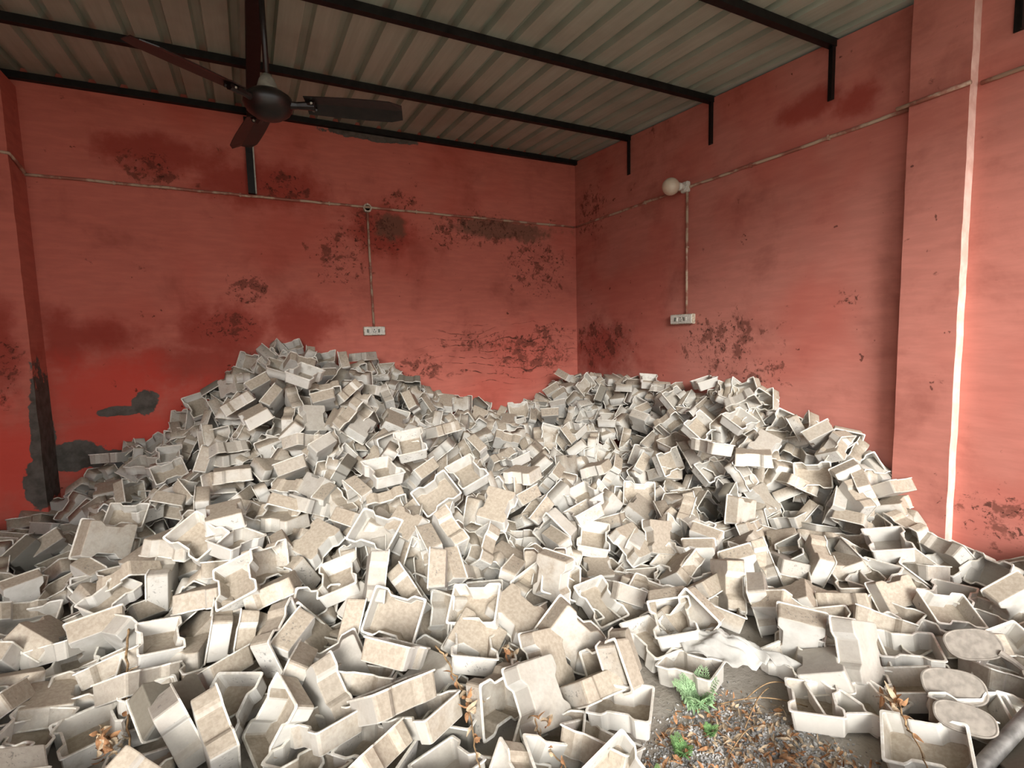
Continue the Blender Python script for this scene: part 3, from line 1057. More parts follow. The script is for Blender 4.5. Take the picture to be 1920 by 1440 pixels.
(899,29,-98,-426,-1606,3199,66,100),
(-841,-210,498,9,3271,3780,603,100),
(-432,592,-539,415,1446,4475,597,100),
(658,-93,-12,747,2050,2432,64,100),
(664,-564,-335,-358,-888,4415,216,100),
(206,-42,-455,865,3359,4489,779,100),
(595,-264,502,570,3148,2222,340,100),
(-591,-498,-633,-44,1077,4514,769,100),
(260,457,827,-198,3036,4073,514,100),
(248,187,701,-642,64,2253,135,100),
(203,-596,2,-777,3032,618,126,100),
(187,251,-73,-947,-1301,3274,99,100),
(-979,147,-24,-140,-1230,3190,71,100),
(576,-520,312,549,82,3874,567,100),
(280,766,-575,58,-101,3444,325,100),
(110,504,666,-539,1869,4388,481,100),
(-45,12,-269,-962,2499,2218,82,100),
(-307,-92,-937,139,-371,2600,135,100),
(427,-181,725,-509,859,2565,335,100),
(-392,-585,4,-710,95,2494,135,100),
(68,325,-451,828,1183,4048,573,100),
(-517,-153,270,-798,-1174,2682,108,100),
(584,567,-526,-247,2958,2503,366,100),
(-20,400,844,357,1176,3871,541,100),
(951,39,-39,-304,3287,1411,54,100),
(-22,437,-739,-513,1915,2973,200,100),
(-864,-113,164,-463,-376,3414,276,100),
(939,-96,122,305,50,1485,76,100),
(356,-755,89,544,-71,3205,253,100),
(-848,-383,-342,130,-262,3055,249,100),
(-799,-195,-479,-305,3334,3522,662,100),
(258,906,271,200,697,2715,379,100),
(-816,160,251,-496,217,2428,109,100),
(189,-112,-868,446,-35,2773,185,100),
(399,273,-367,-795,-10,4583,896,100),
(601,303,-477,-566,-340,3120,254,100),
(237,971,38,13,1473,2686,213,100),
(-206,-342,280,-873,-334,3893,375,100),
(964,225,117,-80,3139,1504,95,100),
(-756,-400,479,199,428,2619,232,100),
(242,-791,85,555,2303,2398,134,100),
(529,355,45,769,2628,4484,489,100),
(-325,744,112,573,-688,3654,160,100),
(-58,425,786,445,381,2212,152,100),
(617,637,429,173,-305,4738,707,100),
(522,-146,697,469,240,4752,1087,100),
(621,639,97,443,682,3970,722,100),
(766,260,-69,584,155,3956,693,100),
(175,-816,-59,548,-844,3751,137,100),
(-658,678,-229,-234,876,4297,777,100),
(-480,-672,317,466,1229,581,121,100),
(-335,159,780,504,155,3674,511,100),
(-268,499,317,761,3275,3334,593,100),
(-862,85,-336,-370,3264,3171,608,100),
(-199,969,144,-35,-1807,3979,73,100),
(641,319,139,684,2263,3555,295,100),
(469,72,-813,-337,2950,2849,376,100),
(-611,-702,-281,-233,1345,3346,370,100),
(-428,-323,530,657,3459,589,93,100),
(-795,27,-37,-604,-154,3797,400,100),
(416,542,-488,543,2451,2427,117,100),
(-263,248,-528,769,2782,3888,407,100),
(479,207,225,-823,-424,1554,103,100),
(-562,12,825,-62,20,3494,358,100),
(150,-892,302,-301,189,4370,911,100),
(196,-246,-824,471,1985,3996,367,100),
(68,-277,-940,187,111,4654,986,100),
(-450,-572,556,-402,-229,3599,334,100),
(-148,682,167,697,-661,4477,362,100),
(-208,549,204,784,-1066,5034,290,100),
(-32,-683,277,-675,693,2555,334,100),
(636,-716,244,151,3376,3911,683,100),
(491,-689,447,-290,744,2052,100,100),
(816,-421,229,324,882,2412,285,100),
(636,551,-296,453,-1887,3891,133,100),
(629,-680,-268,-266,3383,1539,139,100),
(126,730,603,295,1992,3671,319,100),
(51,-525,808,264,582,3763,680,100),
(-80,995,-12,-59,3036,4678,614,100),
(-132,622,-317,704,505,2496,232,100),
(-263,263,-829,419,-65,3963,507,100),
(-441,355,262,781,-106,4064,539,100),
(578,-482,629,-193,-49,2911,202,100),
(72,178,-397,-897,-545,3000,140,100),
(885,77,2,-460,-1064,3759,59,100),
(-405,-159,-689,579,-685,3823,212,100),
(166,448,-669,569,608,2996,420,100),
(177,936,-297,-64,-1377,4235,71,100),
(315,181,208,-908,591,840,102,100),
(-383,476,373,698,429,4722,1079,100),
(-560,619,-421,-356,2641,2997,223,100),
(635,-436,88,-631,1875,3823,357,100),
(-334,-543,767,-78,3124,2965,525,100),
(-687,653,282,150,615,3119,478,100),
(-316,844,-293,-320,802,3576,591,100),
(-553,4,688,470,660,4451,935,100),
(464,-610,-642,30,1331,4890,792,100),
(26,376,-900,-218,3195,3438,547,100),
(-236,722,-452,-467,3250,4189,646,100),
(-823,-171,-71,-538,-228,4854,813,100),
(554,-670,-488,82,1749,3566,332,100),
(470,718,112,-500,1371,2927,318,100),
(816,90,-222,526,290,3749,646,100),
(35,-443,240,-863,2063,3762,346,100),
(423,-770,244,411,-209,1253,141,100),
(608,-273,241,706,535,4566,1011,100),
(-294,386,-293,-824,-21,4121,632,100),
(-446,-206,142,-859,1446,4329,542,100),
(203,-460,-838,212,-1233,2355,96,100),
(-336,-350,-821,-302,-226,2875,210,100),
(-560,595,-68,-573,-567,3957,291,100),
(500,313,472,655,521,4213,896,100),
(-522,350,-483,611,1407,3282,344,100),
(-253,-525,-813,-16,1272,4789,768,100),
(-717,159,-607,-304,1991,3117,216,100),
(217,585,-86,-777,-457,4931,590,100),
(-833,17,354,-425,3185,2128,143,100),
(-758,-141,220,-598,182,1143,90,100),
(-263,-485,-747,371,1261,5020,800,100),
(367,769,379,-362,-872,3733,133,100),
(-762,-440,-454,141,-814,1611,136,100),
(-141,-687,181,689,-1918,3860,135,100),
(51,377,-923,63,684,3035,388,100),
(39,-874,-412,256,603,2944,325,100),
(-959,39,-199,199,-333,3261,194,100),
(363,-107,-13,-925,-773,3848,65,100),
(573,-768,-236,162,-243,3108,168,100),
(246,-74,-638,-726,-692,1505,123,100),
(-248,-302,-726,-566,429,3200,335,100),
(-246,-419,-554,-676,502,2883,261,100),
(-973,208,60,-84,2560,2016,79,100),
(-79,400,-369,835,-493,3171,134,100),
(368,126,921,30,299,3974,672,100),
(878,-125,-57,458,367,1883,63,100),
(-700,75,-388,-595,-838,4832,251,100),
(-431,179,-884,42,-588,1561,124,100),
(95,-471,-451,-752,2481,3127,152,100),
(-497,-118,-838,-191,2910,2225,139,100),
(-97,-7,777,623,-1106,4944,142,100),
(-842,315,-220,-379,-313,2992,167,100),
(437,-325,-820,178,940,2799,289,100),
(991,18,-131,35,1657,1572,68,100),
(415,-105,2,903,-800,2002,66,100),
(767,408,-346,354,264,3380,330,100),
(-65,-230,784,-573,-301,2786,129,100),
(324,-485,-786,202,1900,4225,359,100),
(-126,-356,-53,-924,-28,4644,802,100),
(659,8,-21,752,2463,1177,47,100),
(-53,272,594,755,68,4011,556,100),
(246,-224,705,-626,1803,3444,239,100),
(874,-305,-77,-371,310,1003,108,100),
(190,-598,408,-663,1189,3515,383,100),
(147,529,-826,-129,2833,2242,91,100),
(546,-301,-548,-557,142,3299,232,100),
(76,-635,-719,-273,527,2667,208,100),
(114,987,-112,-16,-658,4845,391,100),
(416,5,-73,907,476,2187,68,100),
(-481,325,366,727,1814,2643,123,100),
(287,-39,-70,-955,286,2213,61,100),
(-301,306,-557,711,492,4705,1000,100),
(-169,461,536,-687,3433,2368,561,100),
(-658,-173,230,696,242,2834,146,100),
(676,387,-510,366,386,3315,358,100),
(523,556,533,364,3099,4917,626,100),
(110,-889,281,-344,1104,2988,289,100),
(-351,493,-769,-207,630,2504,210,100),
(-976,87,3,-202,-206,2505,62,100),
(-768,-358,-527,-65,778,2433,217,100),
(530,-787,43,313,1640,2425,137,100),
(-680,75,-529,502,717,2811,323,100),
(-243,-387,483,747,1212,2141,119,100),
(-641,718,273,-5,-1118,2195,124,100),
(870,-231,-6,-435,-251,3580,263,100),
(-189,24,45,981,308,3104,219,100),
(900,87,-420,78,1838,2769,111,100),
(-204,256,-722,-610,-446,4502,400,100),
(-456,-51,-545,702,3056,2372,318,100),
(339,353,-778,-395,-975,4937,219,100),
(606,560,-366,-431,-55,3073,150,100),
(83,-414,107,900,-18,4337,647,100),
(239,-814,68,525,606,2788,297,100),
(298,-849,102,424,-270,4020,374,100),
(-194,-282,-940,-4,-197,4406,556,100),
(-503,157,-322,-786,-297,3437,219,100),
(-226,849,-164,-448,3408,1776,130,100),
(-517,575,-399,-492,-1702,3403,122,100),
(-246,947,-204,-33,47,4968,995,100),
(-507,-306,773,228,962,2533,224,100),
(148,536,-728,-402,-611,4568,349,100),
(152,-850,277,422,571,2145,112,100),
(251,-370,-879,-167,-713,4690,315,100),
(791,180,582,-64,-102,2988,137,100),
(-432,-718,-358,-412,246,3505,391,100),
(-324,-291,842,319,-1964,4222,125,100),
(-212,725,150,-638,2851,2398,195,100),
(-18,-528,-87,845,3186,2441,434,100),
(472,-56,251,843,-812,4498,178,100),
(776,145,516,331,-405,3779,264,100),
(-838,110,492,209,3451,1971,270,100),
(587,265,-248,723,2579,3984,300,100),
(757,-627,-112,-144,1683,3598,285,100),
(598,-132,97,785,1534,4976,642,100),
(-194,332,-919,84,2678,1839,93,100),
(916,-295,102,-252,359,2521,120,100),
(616,-187,722,252,1023,2472,208,100),
(-629,48,637,-443,-1909,4031,136,100),
(11,-199,901,385,313,2752,134,100),
(-548,461,-278,640,324,3600,505,100),
(644,-216,-284,677,2398,2231,92,100),
(-553,464,-494,485,2952,3977,391,100),
(-481,-454,-388,641,2329,524,114,100),
(35,-730,606,313,3429,2132,353,100),
(-823,213,170,498,2650,2088,99,100),
(574,-629,310,423,414,3930,712,100),
(5,-454,172,-874,306,4059,761,100),
(-457,492,716,194,1474,451,126,100),
(183,-54,711,-677,3439,1853,293,100),
(-12,-7,-945,-327,2410,3346,188,100),
(-853,-337,176,-358,-504,4757,470,100),
(-62,-856,-156,489,448,3554,525,100),
(-136,-258,-570,-768,538,3237,416,100),
(798,258,507,199,-1080,2585,136,100),
(321,-726,229,-564,2374,3562,215,100),
(-332,-96,40,937,366,3757,618,100),
(935,-39,-343,-87,1933,2358,98,100),
(66,439,-681,-582,2389,3221,133,100),
(849,-13,86,521,-1180,4156,62,100),
(405,168,624,647,2682,3119,191,100),
(504,644,-520,-246,-371,3890,290,100),
(851,-351,2,391,2988,2735,319,100),
(944,-15,9,-330,275,1741,45,100),
(493,-321,667,457,3314,1871,131,100),
(1000,-7,-7,-29,-22,2252,44,100),
(466,455,-283,704,-1090,5065,193,100),
(265,-53,-920,-283,-179,3961,378,100),
(555,754,-325,-133,1586,3388,264,100),
(-150,482,-258,-824,3149,4514,578,100),
(-665,-570,423,230,46,3234,192,100),
(-221,381,-787,-432,-109,3738,327,100),
(688,203,255,649,1332,2065,91,100),
(-743,-566,-346,86,273,5077,1134,100),
(367,369,-301,799,190,3816,553,100),
(321,-72,611,-720,606,3912,678,100),
(771,-256,104,-574,-725,3020,90,100),
(-260,-668,-166,677,-707,4333,207,100),
(-130,84,277,948,3182,2667,504,100),
(819,144,222,510,833,1575,94,100),
(-939,156,301,53,-547,3420,125,100),
(353,-482,656,-461,1485,2311,98,100),
(-48,-918,388,71,1160,1535,62,100),
(271,693,-90,-662,2189,479,135,100),
(112,910,219,-334,-158,3412,226,100),
(707,-66,-391,586,1364,3687,369,100),
(-956,-213,-197,-41,2884,469,104,100),
(14,-614,775,146,-7,2733,98,100),
(-434,-66,20,898,1797,386,58,100),
(574,-488,-641,-147,2127,3180,156,100),
(217,800,560,0,3439,1778,126,100),
(663,60,-169,-727,834,3788,548,100),
(-355,782,-147,-491,-421,4175,327,100),
(236,-488,-55,838,-1054,4751,128,100),
(78,-921,-361,119,-1488,4941,76,100),
(-957,-92,-212,-173,46,3478,277,100),
(124,667,-726,-110,3300,1827,70,100),
(-86,426,-683,-587,888,3377,412,100),
(-935,-13,312,170,-991,2275,102,100),
(842,-369,45,-390,2710,2604,150,100),
(-44,-779,-608,-145,2975,3902,388,100),
(850,-126,39,511,-603,3321,73,100),
(86,-520,207,824,1628,4933,628,100),
(-623,751,-68,-210,3137,2320,302,100),
(-818,562,111,39,-642,3771,137,100),
(-708,-677,-197,-41,-1788,3655,109,100),
(315,643,-86,693,2630,2517,126,100),
(-254,602,574,-493,-2,3840,418,100),
(-741,-60,665,-70,-1034,4331,107,100),
(216,826,219,472,3346,1998,153,100),
(-637,635,-363,-245,969,2620,251,100),
(-547,240,382,-705,854,4521,803,100),
(304,-107,247,914,984,1884,101,100),
(-211,418,-177,-866,-331,3730,255,100),
(217,268,-938,-39,470,3993,725,100),
(254,-231,570,-746,-67,4167,539,100),
(221,864,-95,443,2517,3642,255,100),
(-761,454,111,451,2039,4693,428,100),
(802,-143,529,-237,2504,2656,135,100),
(434,-446,-779,84,3405,1526,133,100),
(743,-133,255,605,363,4558,953,100),
(-440,-90,843,-295,1048,2268,139,100),
(-772,521,252,263,-641,4256,231,100),
(404,545,-592,-435,1614,2514,96,100),
(279,-197,698,629,1105,2822,274,100),
(36,-510,-859,-26,693,4270,762,100),
(3,-293,-911,291,826,4783,932,100),
(415,177,-429,782,-370,4633,503,100),
(598,-379,687,165,-887,1975,130,100),
(-113,-90,-976,165,3435,2858,675,100),
(936,-296,67,179,-792,3359,100,100),
(104,332,-183,-920,2709,2859,183,100),
(-328,155,-929,-71,3108,3297,403,100),
(-173,301,-909,232,2186,2850,98,100),
(-955,177,228,58,3268,3195,540,100),
(-149,840,-346,-390,-937,4813,195,100),
(694,-330,-560,-311,3298,2148,267,100),
(-544,-48,-712,441,3226,877,139,100),
(-593,405,-653,242,998,3243,359,100),
(276,-552,-567,546,1602,404,121,100),
(-9,176,648,741,1737,4256,393,100),
(18,2,-225,974,-988,3003,73,100),
(-821,136,471,293,3214,1617,112,100),
(-37,6,792,610,1261,495,102,100),
(-644,-307,-395,580,2658,3828,299,100),
(754,-140,477,429,-562,3979,225,100),
(-414,-39,2,909,121,2040,51,100),
(326,-795,257,441,3238,2995,533,100),
(-157,676,-53,-718,-822,4602,204,100),
(605,-244,-712,259,-879,4337,142,100),
(344,157,-926,23,278,5100,1127,100),
(817,528,-221,75,3421,3652,615,100),
(-431,-213,-293,-826,490,3163,358,100),
(159,523,-277,790,841,2610,267,100),
(719,-625,-265,-148,800,3215,395,100),
(-164,42,983,77,2769,2737,174,100),
(-452,-782,-224,365,28,4769,908,100),
(340,-85,492,-797,1021,4865,843,100),
(628,163,-111,-753,-1379,2681,78,100),
(-555,740,-375,64,1152,3942,494,100),
(899,104,294,-306,-727,1817,93,100),
(-817,-116,317,-468,878,2060,103,100),
(-888,168,-116,-411,3163,528,89,100),
(74,-747,-655,86,3003,1423,62,100),
(80,-86,75,-990,-461,2792,69,100),
(360,-259,891,-100,237,4510,898,100),
(326,-398,541,-665,646,2413,184,100),
(-622,396,-676,8,762,3693,547,100),
(393,530,655,367,2202,3975,302,100),
(351,-398,-550,-645,-806,4643,214,100),
(-14,146,-575,805,2936,2342,193,100),
(-455,548,-146,687,436,2807,223,100),
(-638,10,584,-502,3072,4093,446,100),
(613,234,-230,719,-46,4437,673,100),
(-942,-169,-219,191,2837,1505,102,100),
(702,606,240,285,-636,3462,89,100),
(601,510,101,-608,3137,4874,610,100),
(-360,861,336,129,691,3462,504,100),
(-765,446,465,3,3002,3645,345,100),
(-396,24,49,-917,2045,1567,50,100),
(-581,88,-793,-163,2988,3431,323,100),
(-281,-628,-123,715,1735,2520,121,100),
(472,562,676,66,341,3739,499,100),
(-744,88,-165,-642,311,3647,428,100),
(-105,516,-713,-463,3369,2665,535,100),
(502,353,789,-21,1007,3642,384,100),
(-538,303,-732,288,-642,4354,170,100),
(447,842,-286,95,1270,3494,283,100),
(-287,902,-275,-167,-68,4067,404,100),
(41,497,540,679,1232,3057,218,100),
(-117,5,-759,640,1465,3616,266,100),
(-377,226,211,-873,396,982,100,100),
(650,-656,150,-352,1114,2509,138,100),
(96,952,-276,88,-685,4011,75,100),
(168,974,119,-95,2179,3606,149,100),
(313,-530,767,184,2647,3802,226,100),
(499,-20,-179,848,1615,1780,79,100),
(82,-34,908,-409,3117,2912,351,100),
(754,136,19,642,3189,2337,239,100),
(-640,541,-487,-245,-1983,4127,137,100),
(349,203,-740,-538,851,2824,237,100),
(331,711,-564,257,575,3681,524,100),
(104,-302,186,-929,1599,4547,438,100),
(653,-180,624,-389,864,3133,292,100),
(22,-99,-5,995,1502,1738,61,100),
(242,-188,288,907,-491,4614,343,100),
(157,-223,127,-954,66,2638,100,100),
(605,110,-250,-748,1126,3100,245,100),
(587,-130,520,-606,2759,4778,420,100),
(-885,42,453,104,3274,2676,469,100),
(-277,515,703,-405,212,3321,201,100),
(-438,-197,-55,875,501,3542,448,100),
(-632,-421,-650,8,2620,458,142,100),
(-185,244,-608,-732,3432,876,131,100),
(543,173,-500,-652,-454,4987,492,100),
(625,539,-562,58,-738,3941,143,100),
(-335,-351,-635,-601,295,3924,592,100),
(-64,222,258,938,664,2371,114,100),
(-298,784,544,10,967,3737,409,100),
(308,950,-2,-55,431,3944,621,100),
(614,-482,-308,544,-608,4782,320,100),
(-40,-748,-235,-619,-571,4863,366,100),
(57,201,-971,-118,1882,3426,143,100),
(872,9,391,-293,950,2352,115,100),
(-640,264,-638,-337,2841,2528,121,100),
(247,393,820,-336,3005,3171,240,100),
(-598,-521,-359,-491,719,2568,192,100),
(170,232,-649,704,-269,1322,130,100),
(24,-986,117,-116,-501,3633,123,100),
(833,367,372,-183,749,2905,268,100),
(-704,-317,-33,-635,2009,2143,108,100),
(298,-14,-36,-954,765,2210,50,100),
(982,-33,-33,182,-424,3093,52,100),
(216,195,-633,717,2860,2680,169,100),
(77,355,-886,289,3112,933,109,100),
(648,-368,-427,-512,488,3384,372,100),
(-34,444,893,-60,1170,2505,118,100),
(-262,620,686,-277,3471,2668,632,100),
(757,148,260,-582,-783,3138,97,100),
(-972,-101,-141,159,-106,3000,82,100),
(206,236,-897,313,-1010,4487,124,100),
(315,898,-308,-10,418,3451,378,100),
(767,-18,-204,-608,2432,3977,220,100),
(-319,861,106,381,2217,4191,268,100),
(125,-255,-574,-768,587,2634,166,100),
(203,663,-577,-431,-135,3142,124,100),
(-418,-600,-670,126,1079,2709,185,100),
(-716,54,-375,586,52,3135,119,100),
(-531,115,514,664,3293,3827,488,100),
(98,641,-757,74,-1555,3778,67,100),
(906,-85,-31,413,1355,4619,540,100),
(519,662,-249,480,1648,4821,496,100),
(-660,89,-103,739,3384,1170,62,100),
(-475,45,-800,-362,2966,4567,438,100),
(241,238,851,-401,2242,2343,136,100),
(-574,723,346,166,2916,4041,308,100),
(-467,77,-270,839,631,3286,355,100),
(-117,-699,-7,-705,3512,1804,131,100),
(130,-136,201,961,994,2999,262,100),
(177,819,-468,-280,-167,2761,110,100),
(-336,804,344,-349,564,3008,273,100),
(-351,793,489,-97,282,5090,1054,100),
(506,278,-653,-491,1688,3679,233,100),
(-286,719,-616,-145,291,4511,832,100),
(-639,426,-636,-74,2687,3182,140,100),
(819,257,403,-317,2228,2734,119,100),
(-109,857,430,264,-361,2950,96,100),
(-61,240,-885,395,1865,4218,286,100),
(-248,-699,-371,-559,579,3897,603,100),
(-469,225,-137,-843,156,3480,247,100),
(218,-278,-397,-847,3423,2761,627,100),
(-407,88,118,-902,350,2968,138,100),
(-721,-273,321,550,3183,3899,417,100),
(103,-99,-367,919,3355,2460,474,100),
(432,-171,-875,139,-352,3655,189,100),
(-105,-374,-707,591,2273,3751,195,100),
(34,124,-990,59,-222,2695,58,100),
(-312,-121,-121,-935,-1501,3945,78,100),
(-795,523,-56,-303,3100,3014,328,100),
(398,14,-74,914,110,3081,81,100),
(-49,168,-922,345,2364,3121,90,100),
(177,139,-816,532,3166,1975,133,100),
(306,-56,-245,918,2014,1094,80,100),
(543,88,-705,447,-508,5006,474,100),
(800,-104,-429,-407,68,2821,118,100),
(655,111,199,-721,-1453,2817,90,100),
(7,-844,461,272,-973,4789,105,100),
(996,-34,47,-67,2619,2547,55,100),
(-397,-409,-537,-622,780,4538,757,100),
(948,209,-194,-139,-155,3569,210,100),
(-463,-30,-30,885,2821,1330,51,100),
(-78,-18,591,802,-18,4911,848,100),
(403,-129,490,-762,3326,2107,109,100),
(246,-522,46,815,1739,3564,210,100),
(-483,-696,-389,361,3047,2941,280,100),
(322,-492,313,-746,1104,4973,777,100),
(100,-599,-328,724,2152,4706,369,100),
(30,-947,-77,311,546,3696,513,100),
(-332,413,-641,-555,128,4476,773,100),
(785,115,-607,-35,1911,3437,150,100),
(227,694,-671,129,-683,4079,99,100),
(102,-832,-150,524,683,2724,209,100),
(-816,345,-463,29,2322,3429,136,100),
(-150,877,-457,-4,1001,3455,341,100),
(-418,734,256,470,970,5042,894,100),
(-246,585,126,-762,1697,4471,354,100),
(390,-393,175,815,-757,4107,106,100),
(669,-501,-537,-120,1847,3312,140,100),
(-938,154,153,-271,2720,3183,118,100),
(-176,221,-8,959,3085,2385,208,100),
(-605,48,366,-705,-219,3812,254,100),
(83,190,204,-957,864,4462,671,100),
(-220,-111,263,-933,-1227,2818,102,100),
(-327,194,190,905,819,4094,577,100),
(67,-34,736,-673,332,4116,704,100),
(806,-205,550,79,-63,4243,458,100),
(500,-513,-461,-524,-1425,3934,108,100),
(425,-392,541,610,-1270,2434,127,100),
(246,877,407,71,113,3848,397,100),
(4,374,-559,-740,2688,4745,391,100),
(-251,31,-608,-752,907,4458,662,100),
(-781,257,131,554,-1728,4175,104,100),
(399,-894,201,-29,456,2417,102,100),
(940,-274,152,134,486,4424,823,100),
(461,-865,110,167,-41,4728,713,100),
(353,602,-417,-582,1849,2935,126,100),
(650,-39,-713,260,3293,3184,458,100),
(-587,-409,439,-543,3027,4758,499,100),
(-104,-673,-725,-101,2277,1403,65,100),
(617,-236,-176,-730,-1736,4360,93,100),
(-242,-25,-684,-687,-1350,4994,113,100),
(-566,377,568,463,3107,4041,388,100),
(-425,780,-379,260,214,4749,922,100),
(334,634,309,-625,158,3760,412,100),
(528,793,-8,304,79,4232,580,100),
(132,979,-157,-7,2776,3339,176,100),
(-596,-741,194,-241,-890,5078,251,100),
(-340,-125,439,822,521,2706,129,100),
(-111,408,-695,-582,1251,2908,174,100),
(636,765,-93,-51,-470,3261,98,100),
(-140,-267,-104,-948,-240,4440,431,100),
(36,222,836,501,-937,1779,111,100),
(790,-352,-127,-486,1252,2730,150,100),
(886,-430,131,-112,2866,3156,162,100),
(-278,255,-924,-64,2610,691,94,100),
(121,46,-987,-99,-1817,4366,81,100),
(-84,-380,-856,-340,1003,3888,614,100),
(-387,802,358,281,1942,4597,546,100),
(578,-601,-485,-265,1352,4724,751,100),
(422,723,-252,486,2850,4283,502,100),
(-784,-111,137,596,-786,4832,401,100),
(522,477,-375,-600,-151,4211,591,100),
(-248,465,830,182,3222,2888,641,100),
(161,300,-869,-358,3015,4356,582,100),
(-198,-465,517,691,1704,4366,505,100),
(-91,136,-175,-971,3442,2209,592,100),
(-912,388,-74,-109,3073,4508,643,100),
(725,457,-17,-515,163,4944,1171,100),
(532,753,-388,-4,1752,4491,543,100),
(603,44,724,332,2055,4859,586,100),
(426,-410,-805,-56,3387,3258,721,100),
(-130,938,-255,197,3409,3896,747,100),
(24,-10,743,669,3454,1786,372,100),
(382,-585,-72,712,2460,4452,480,100),
(-451,811,-367,70,2037,4358,455,100),
(552,689,442,-157,-878,5062,424,100),
(583,-24,-607,539,849,4664,966,100),
(-145,-213,-719,-645,3273,4781,790,100),
(66,813,253,520,2125,4872,545,100),
(-460,182,-840,-222,3440,3591,747,100),
(352,704,-65,-614,-876,5100,450,100),
(41,-742,300,-598,3268,2729,682,100),
(-545,-667,-286,420,3438,1932,470,100),
(830,285,-332,346,998,4038,666,100),
(526,-390,-538,532,2617,4723,560,100),
(156,-678,-650,307,-892,4816,348,100),
(-614,674,-144,-384,1458,4696,684,100),
(-575,-227,-783,63,1153,4802,840,100),
(155,471,90,864,3462,2176,577,100),
(-524,-557,-641,-60,2247,4729,507,100),
(488,-32,840,-233,2938,3168,379,100),
(-314,730,422,-436,3408,2954,761,100),
(183,215,-893,350,1512,4741,671,100),
(544,-229,673,-447,2249,3943,390,100),
(62,-598,112,-791,3422,4312,785,100),
(-271,17,-844,-463,928,4936,1049,100),
(594,-425,-682,41,1423,4860,753,100),
(564,374,-288,-678,1234,5040,885,100),
(-349,163,-74,920,1803,1528,83,100),
(-507,42,-861,16,426,4869,1166,100),
(825,345,310,324,3376,4472,778,100),
(443,-496,544,512,2694,4668,535,100),
(-200,383,901,24,2192,4671,509,100),
(586,-125,-469,-649,2934,3273,382,100),
(410,911,13,37,1600,4982,723,100),
(-426,-775,-421,203,3432,4177,791,100),
(429,20,-80,-900,1708,1942,57,100),
(-664,423,438,434,2448,2508,145,100),
(593,402,582,-386,3415,4446,712,100),
(-115,242,525,-808,2231,4205,374,100),
(-165,171,312,-920,3425,3936,673,100),
(-437,-335,438,711,2180,4155,367,100),
(781,-96,341,-514,-178,5049,909,100),
(-21,313,-805,-503,3140,4330,592,100),
(165,42,323,931,1997,4918,554,100),
(358,-837,264,320,3168,4858,684,100),
(352,347,430,755,3176,4357,599,100),
(95,-12,-821,563,3452,2589,723,100),
(-557,597,576,-41,3452,3471,715,100),
(-167,979,89,-79,629,4733,1021,100),
(462,381,496,-629,-256,4986,813,100),
(-648,-722,127,205,-585,5012,539,100),
(-671,418,-456,409,2110,4623,456,100),
(43,809,377,-449,464,4929,1115,100),
(-305,322,297,846,3160,2302,389,100),
(-337,34,-16,-941,775,1312,49,100),
(508,34,399,-763,-58,4987,995,100),
(669,-688,-273,69,-68,5068,984,100),
(-560,284,-131,-767,-908,5096,353,100),
(914,-243,153,-288,1478,5069,727,100),
(-618,614,-82,484,134,5051,1126,100),
(188,148,255,-937,3388,3152,648,100),
(301,-39,-60,951,-435,2427,55,100),
(-420,-56,-709,564,2513,4027,361,100),
(-510,-726,-48,460,3384,4558,723,100),
(236,901,-354,-91,3333,4698,714,100),
(-674,161,-106,713,2783,2097,76,100),
(429,97,15,898,1021,4181,644,100),
(886,-32,58,-459,2384,1622,57,100),
(-405,-107,-900,-123,1090,4129,605,100),
(-621,-346,212,-671,2770,4692,499,100),
(-443,-223,-807,321,3354,2066,197,100),
(106,-435,617,647,3153,4982,626,100),
(-361,817,-219,-394,3434,4387,674,100),
(105,313,-56,942,997,5041,954,100),
(922,-167,278,212,1456,4986,650,100),
(-6,-251,926,-281,247,4985,1070,100),
(-155,-42,-304,939,2961,1309,96,100),
(-32,321,-947,7,1529,1975,50,100),
(338,-526,-780,13,91,5048,1060,100),
(-93,-349,131,-923,-844,5095,338,100),
(186,733,-650,75,972,5010,906,100),
(-376,755,120,-524,2810,4662,476,100),
(-491,-399,181,-753,3436,2994,673,100),
(759,-299,481,320,3148,3830,445,100),
(311,848,400,-155,3182,2195,197,100),
(-796,-595,-58,-94,2985,2156,93,100),
(-135,929,-290,-186,1343,2020,94,100),
(979,111,-172,-8,2229,4216,313,100),
(-444,-73,19,893,2611,1437,60,100),
(778,-457,-25,-431,-664,5022,428,100),
(-742,-196,-470,-437,1154,4982,837,100),
(-775,343,113,520,-661,4987,418,100),
(-947,-183,248,-96,1241,2287,108,100),
(-920,-52,151,-358,2801,3447,242,100),
(258,-142,-947,125,4,4940,928,100),
(-438,499,560,495,781,4855,971,100),
(509,534,673,44,403,4985,1094,100),
(689,-125,-463,544,-8,5097,982,100),
(-480,-453,644,387,3477,3648,651,100),
(-583,-15,-77,-809,-262,2288,59,100),
(-289,596,-115,-740,-159,4957,801,100),
(-526,-459,650,-301,-212,4917,740,100),
(-387,687,-540,-295,3412,3232,605,100),
(-770,-300,-433,-360,597,4632,918,100),
(-180,801,-116,560,-853,4911,263,100),
(-394,-561,-597,416,1099,2665,228,100),
(-698,-194,-665,-181,2976,2557,312,100),
(483,13,15,875,1772,2038,45,100),
(262,-641,-630,-352,3470,2623,629,100),
(-166,222,-428,860,612,4800,931,100),
(-541,812,205,76,932,4968,866,100),
(767,13,641,18,691,4771,881,100),
(166,201,-763,-591,3300,4729,626,100),
(-46,319,433,842,3431,2337,476,100),
(696,-596,-69,-395,840,4921,901,100),
(850,-94,97,509,2651,3535,176,100),
(878,190,-425,-111,3469,3543,596,100),
(241,948,209,-1,3430,2969,642,100),
(-171,460,-522,698,381,5038,1068,100),
(668,-52,-190,717,-46,5086,869,100),
(-436,-581,-628,280,3424,3291,556,100),
(-751,-127,-346,548,1159,2405,112,100),
(478,-570,-343,574,435,4954,1014,100),
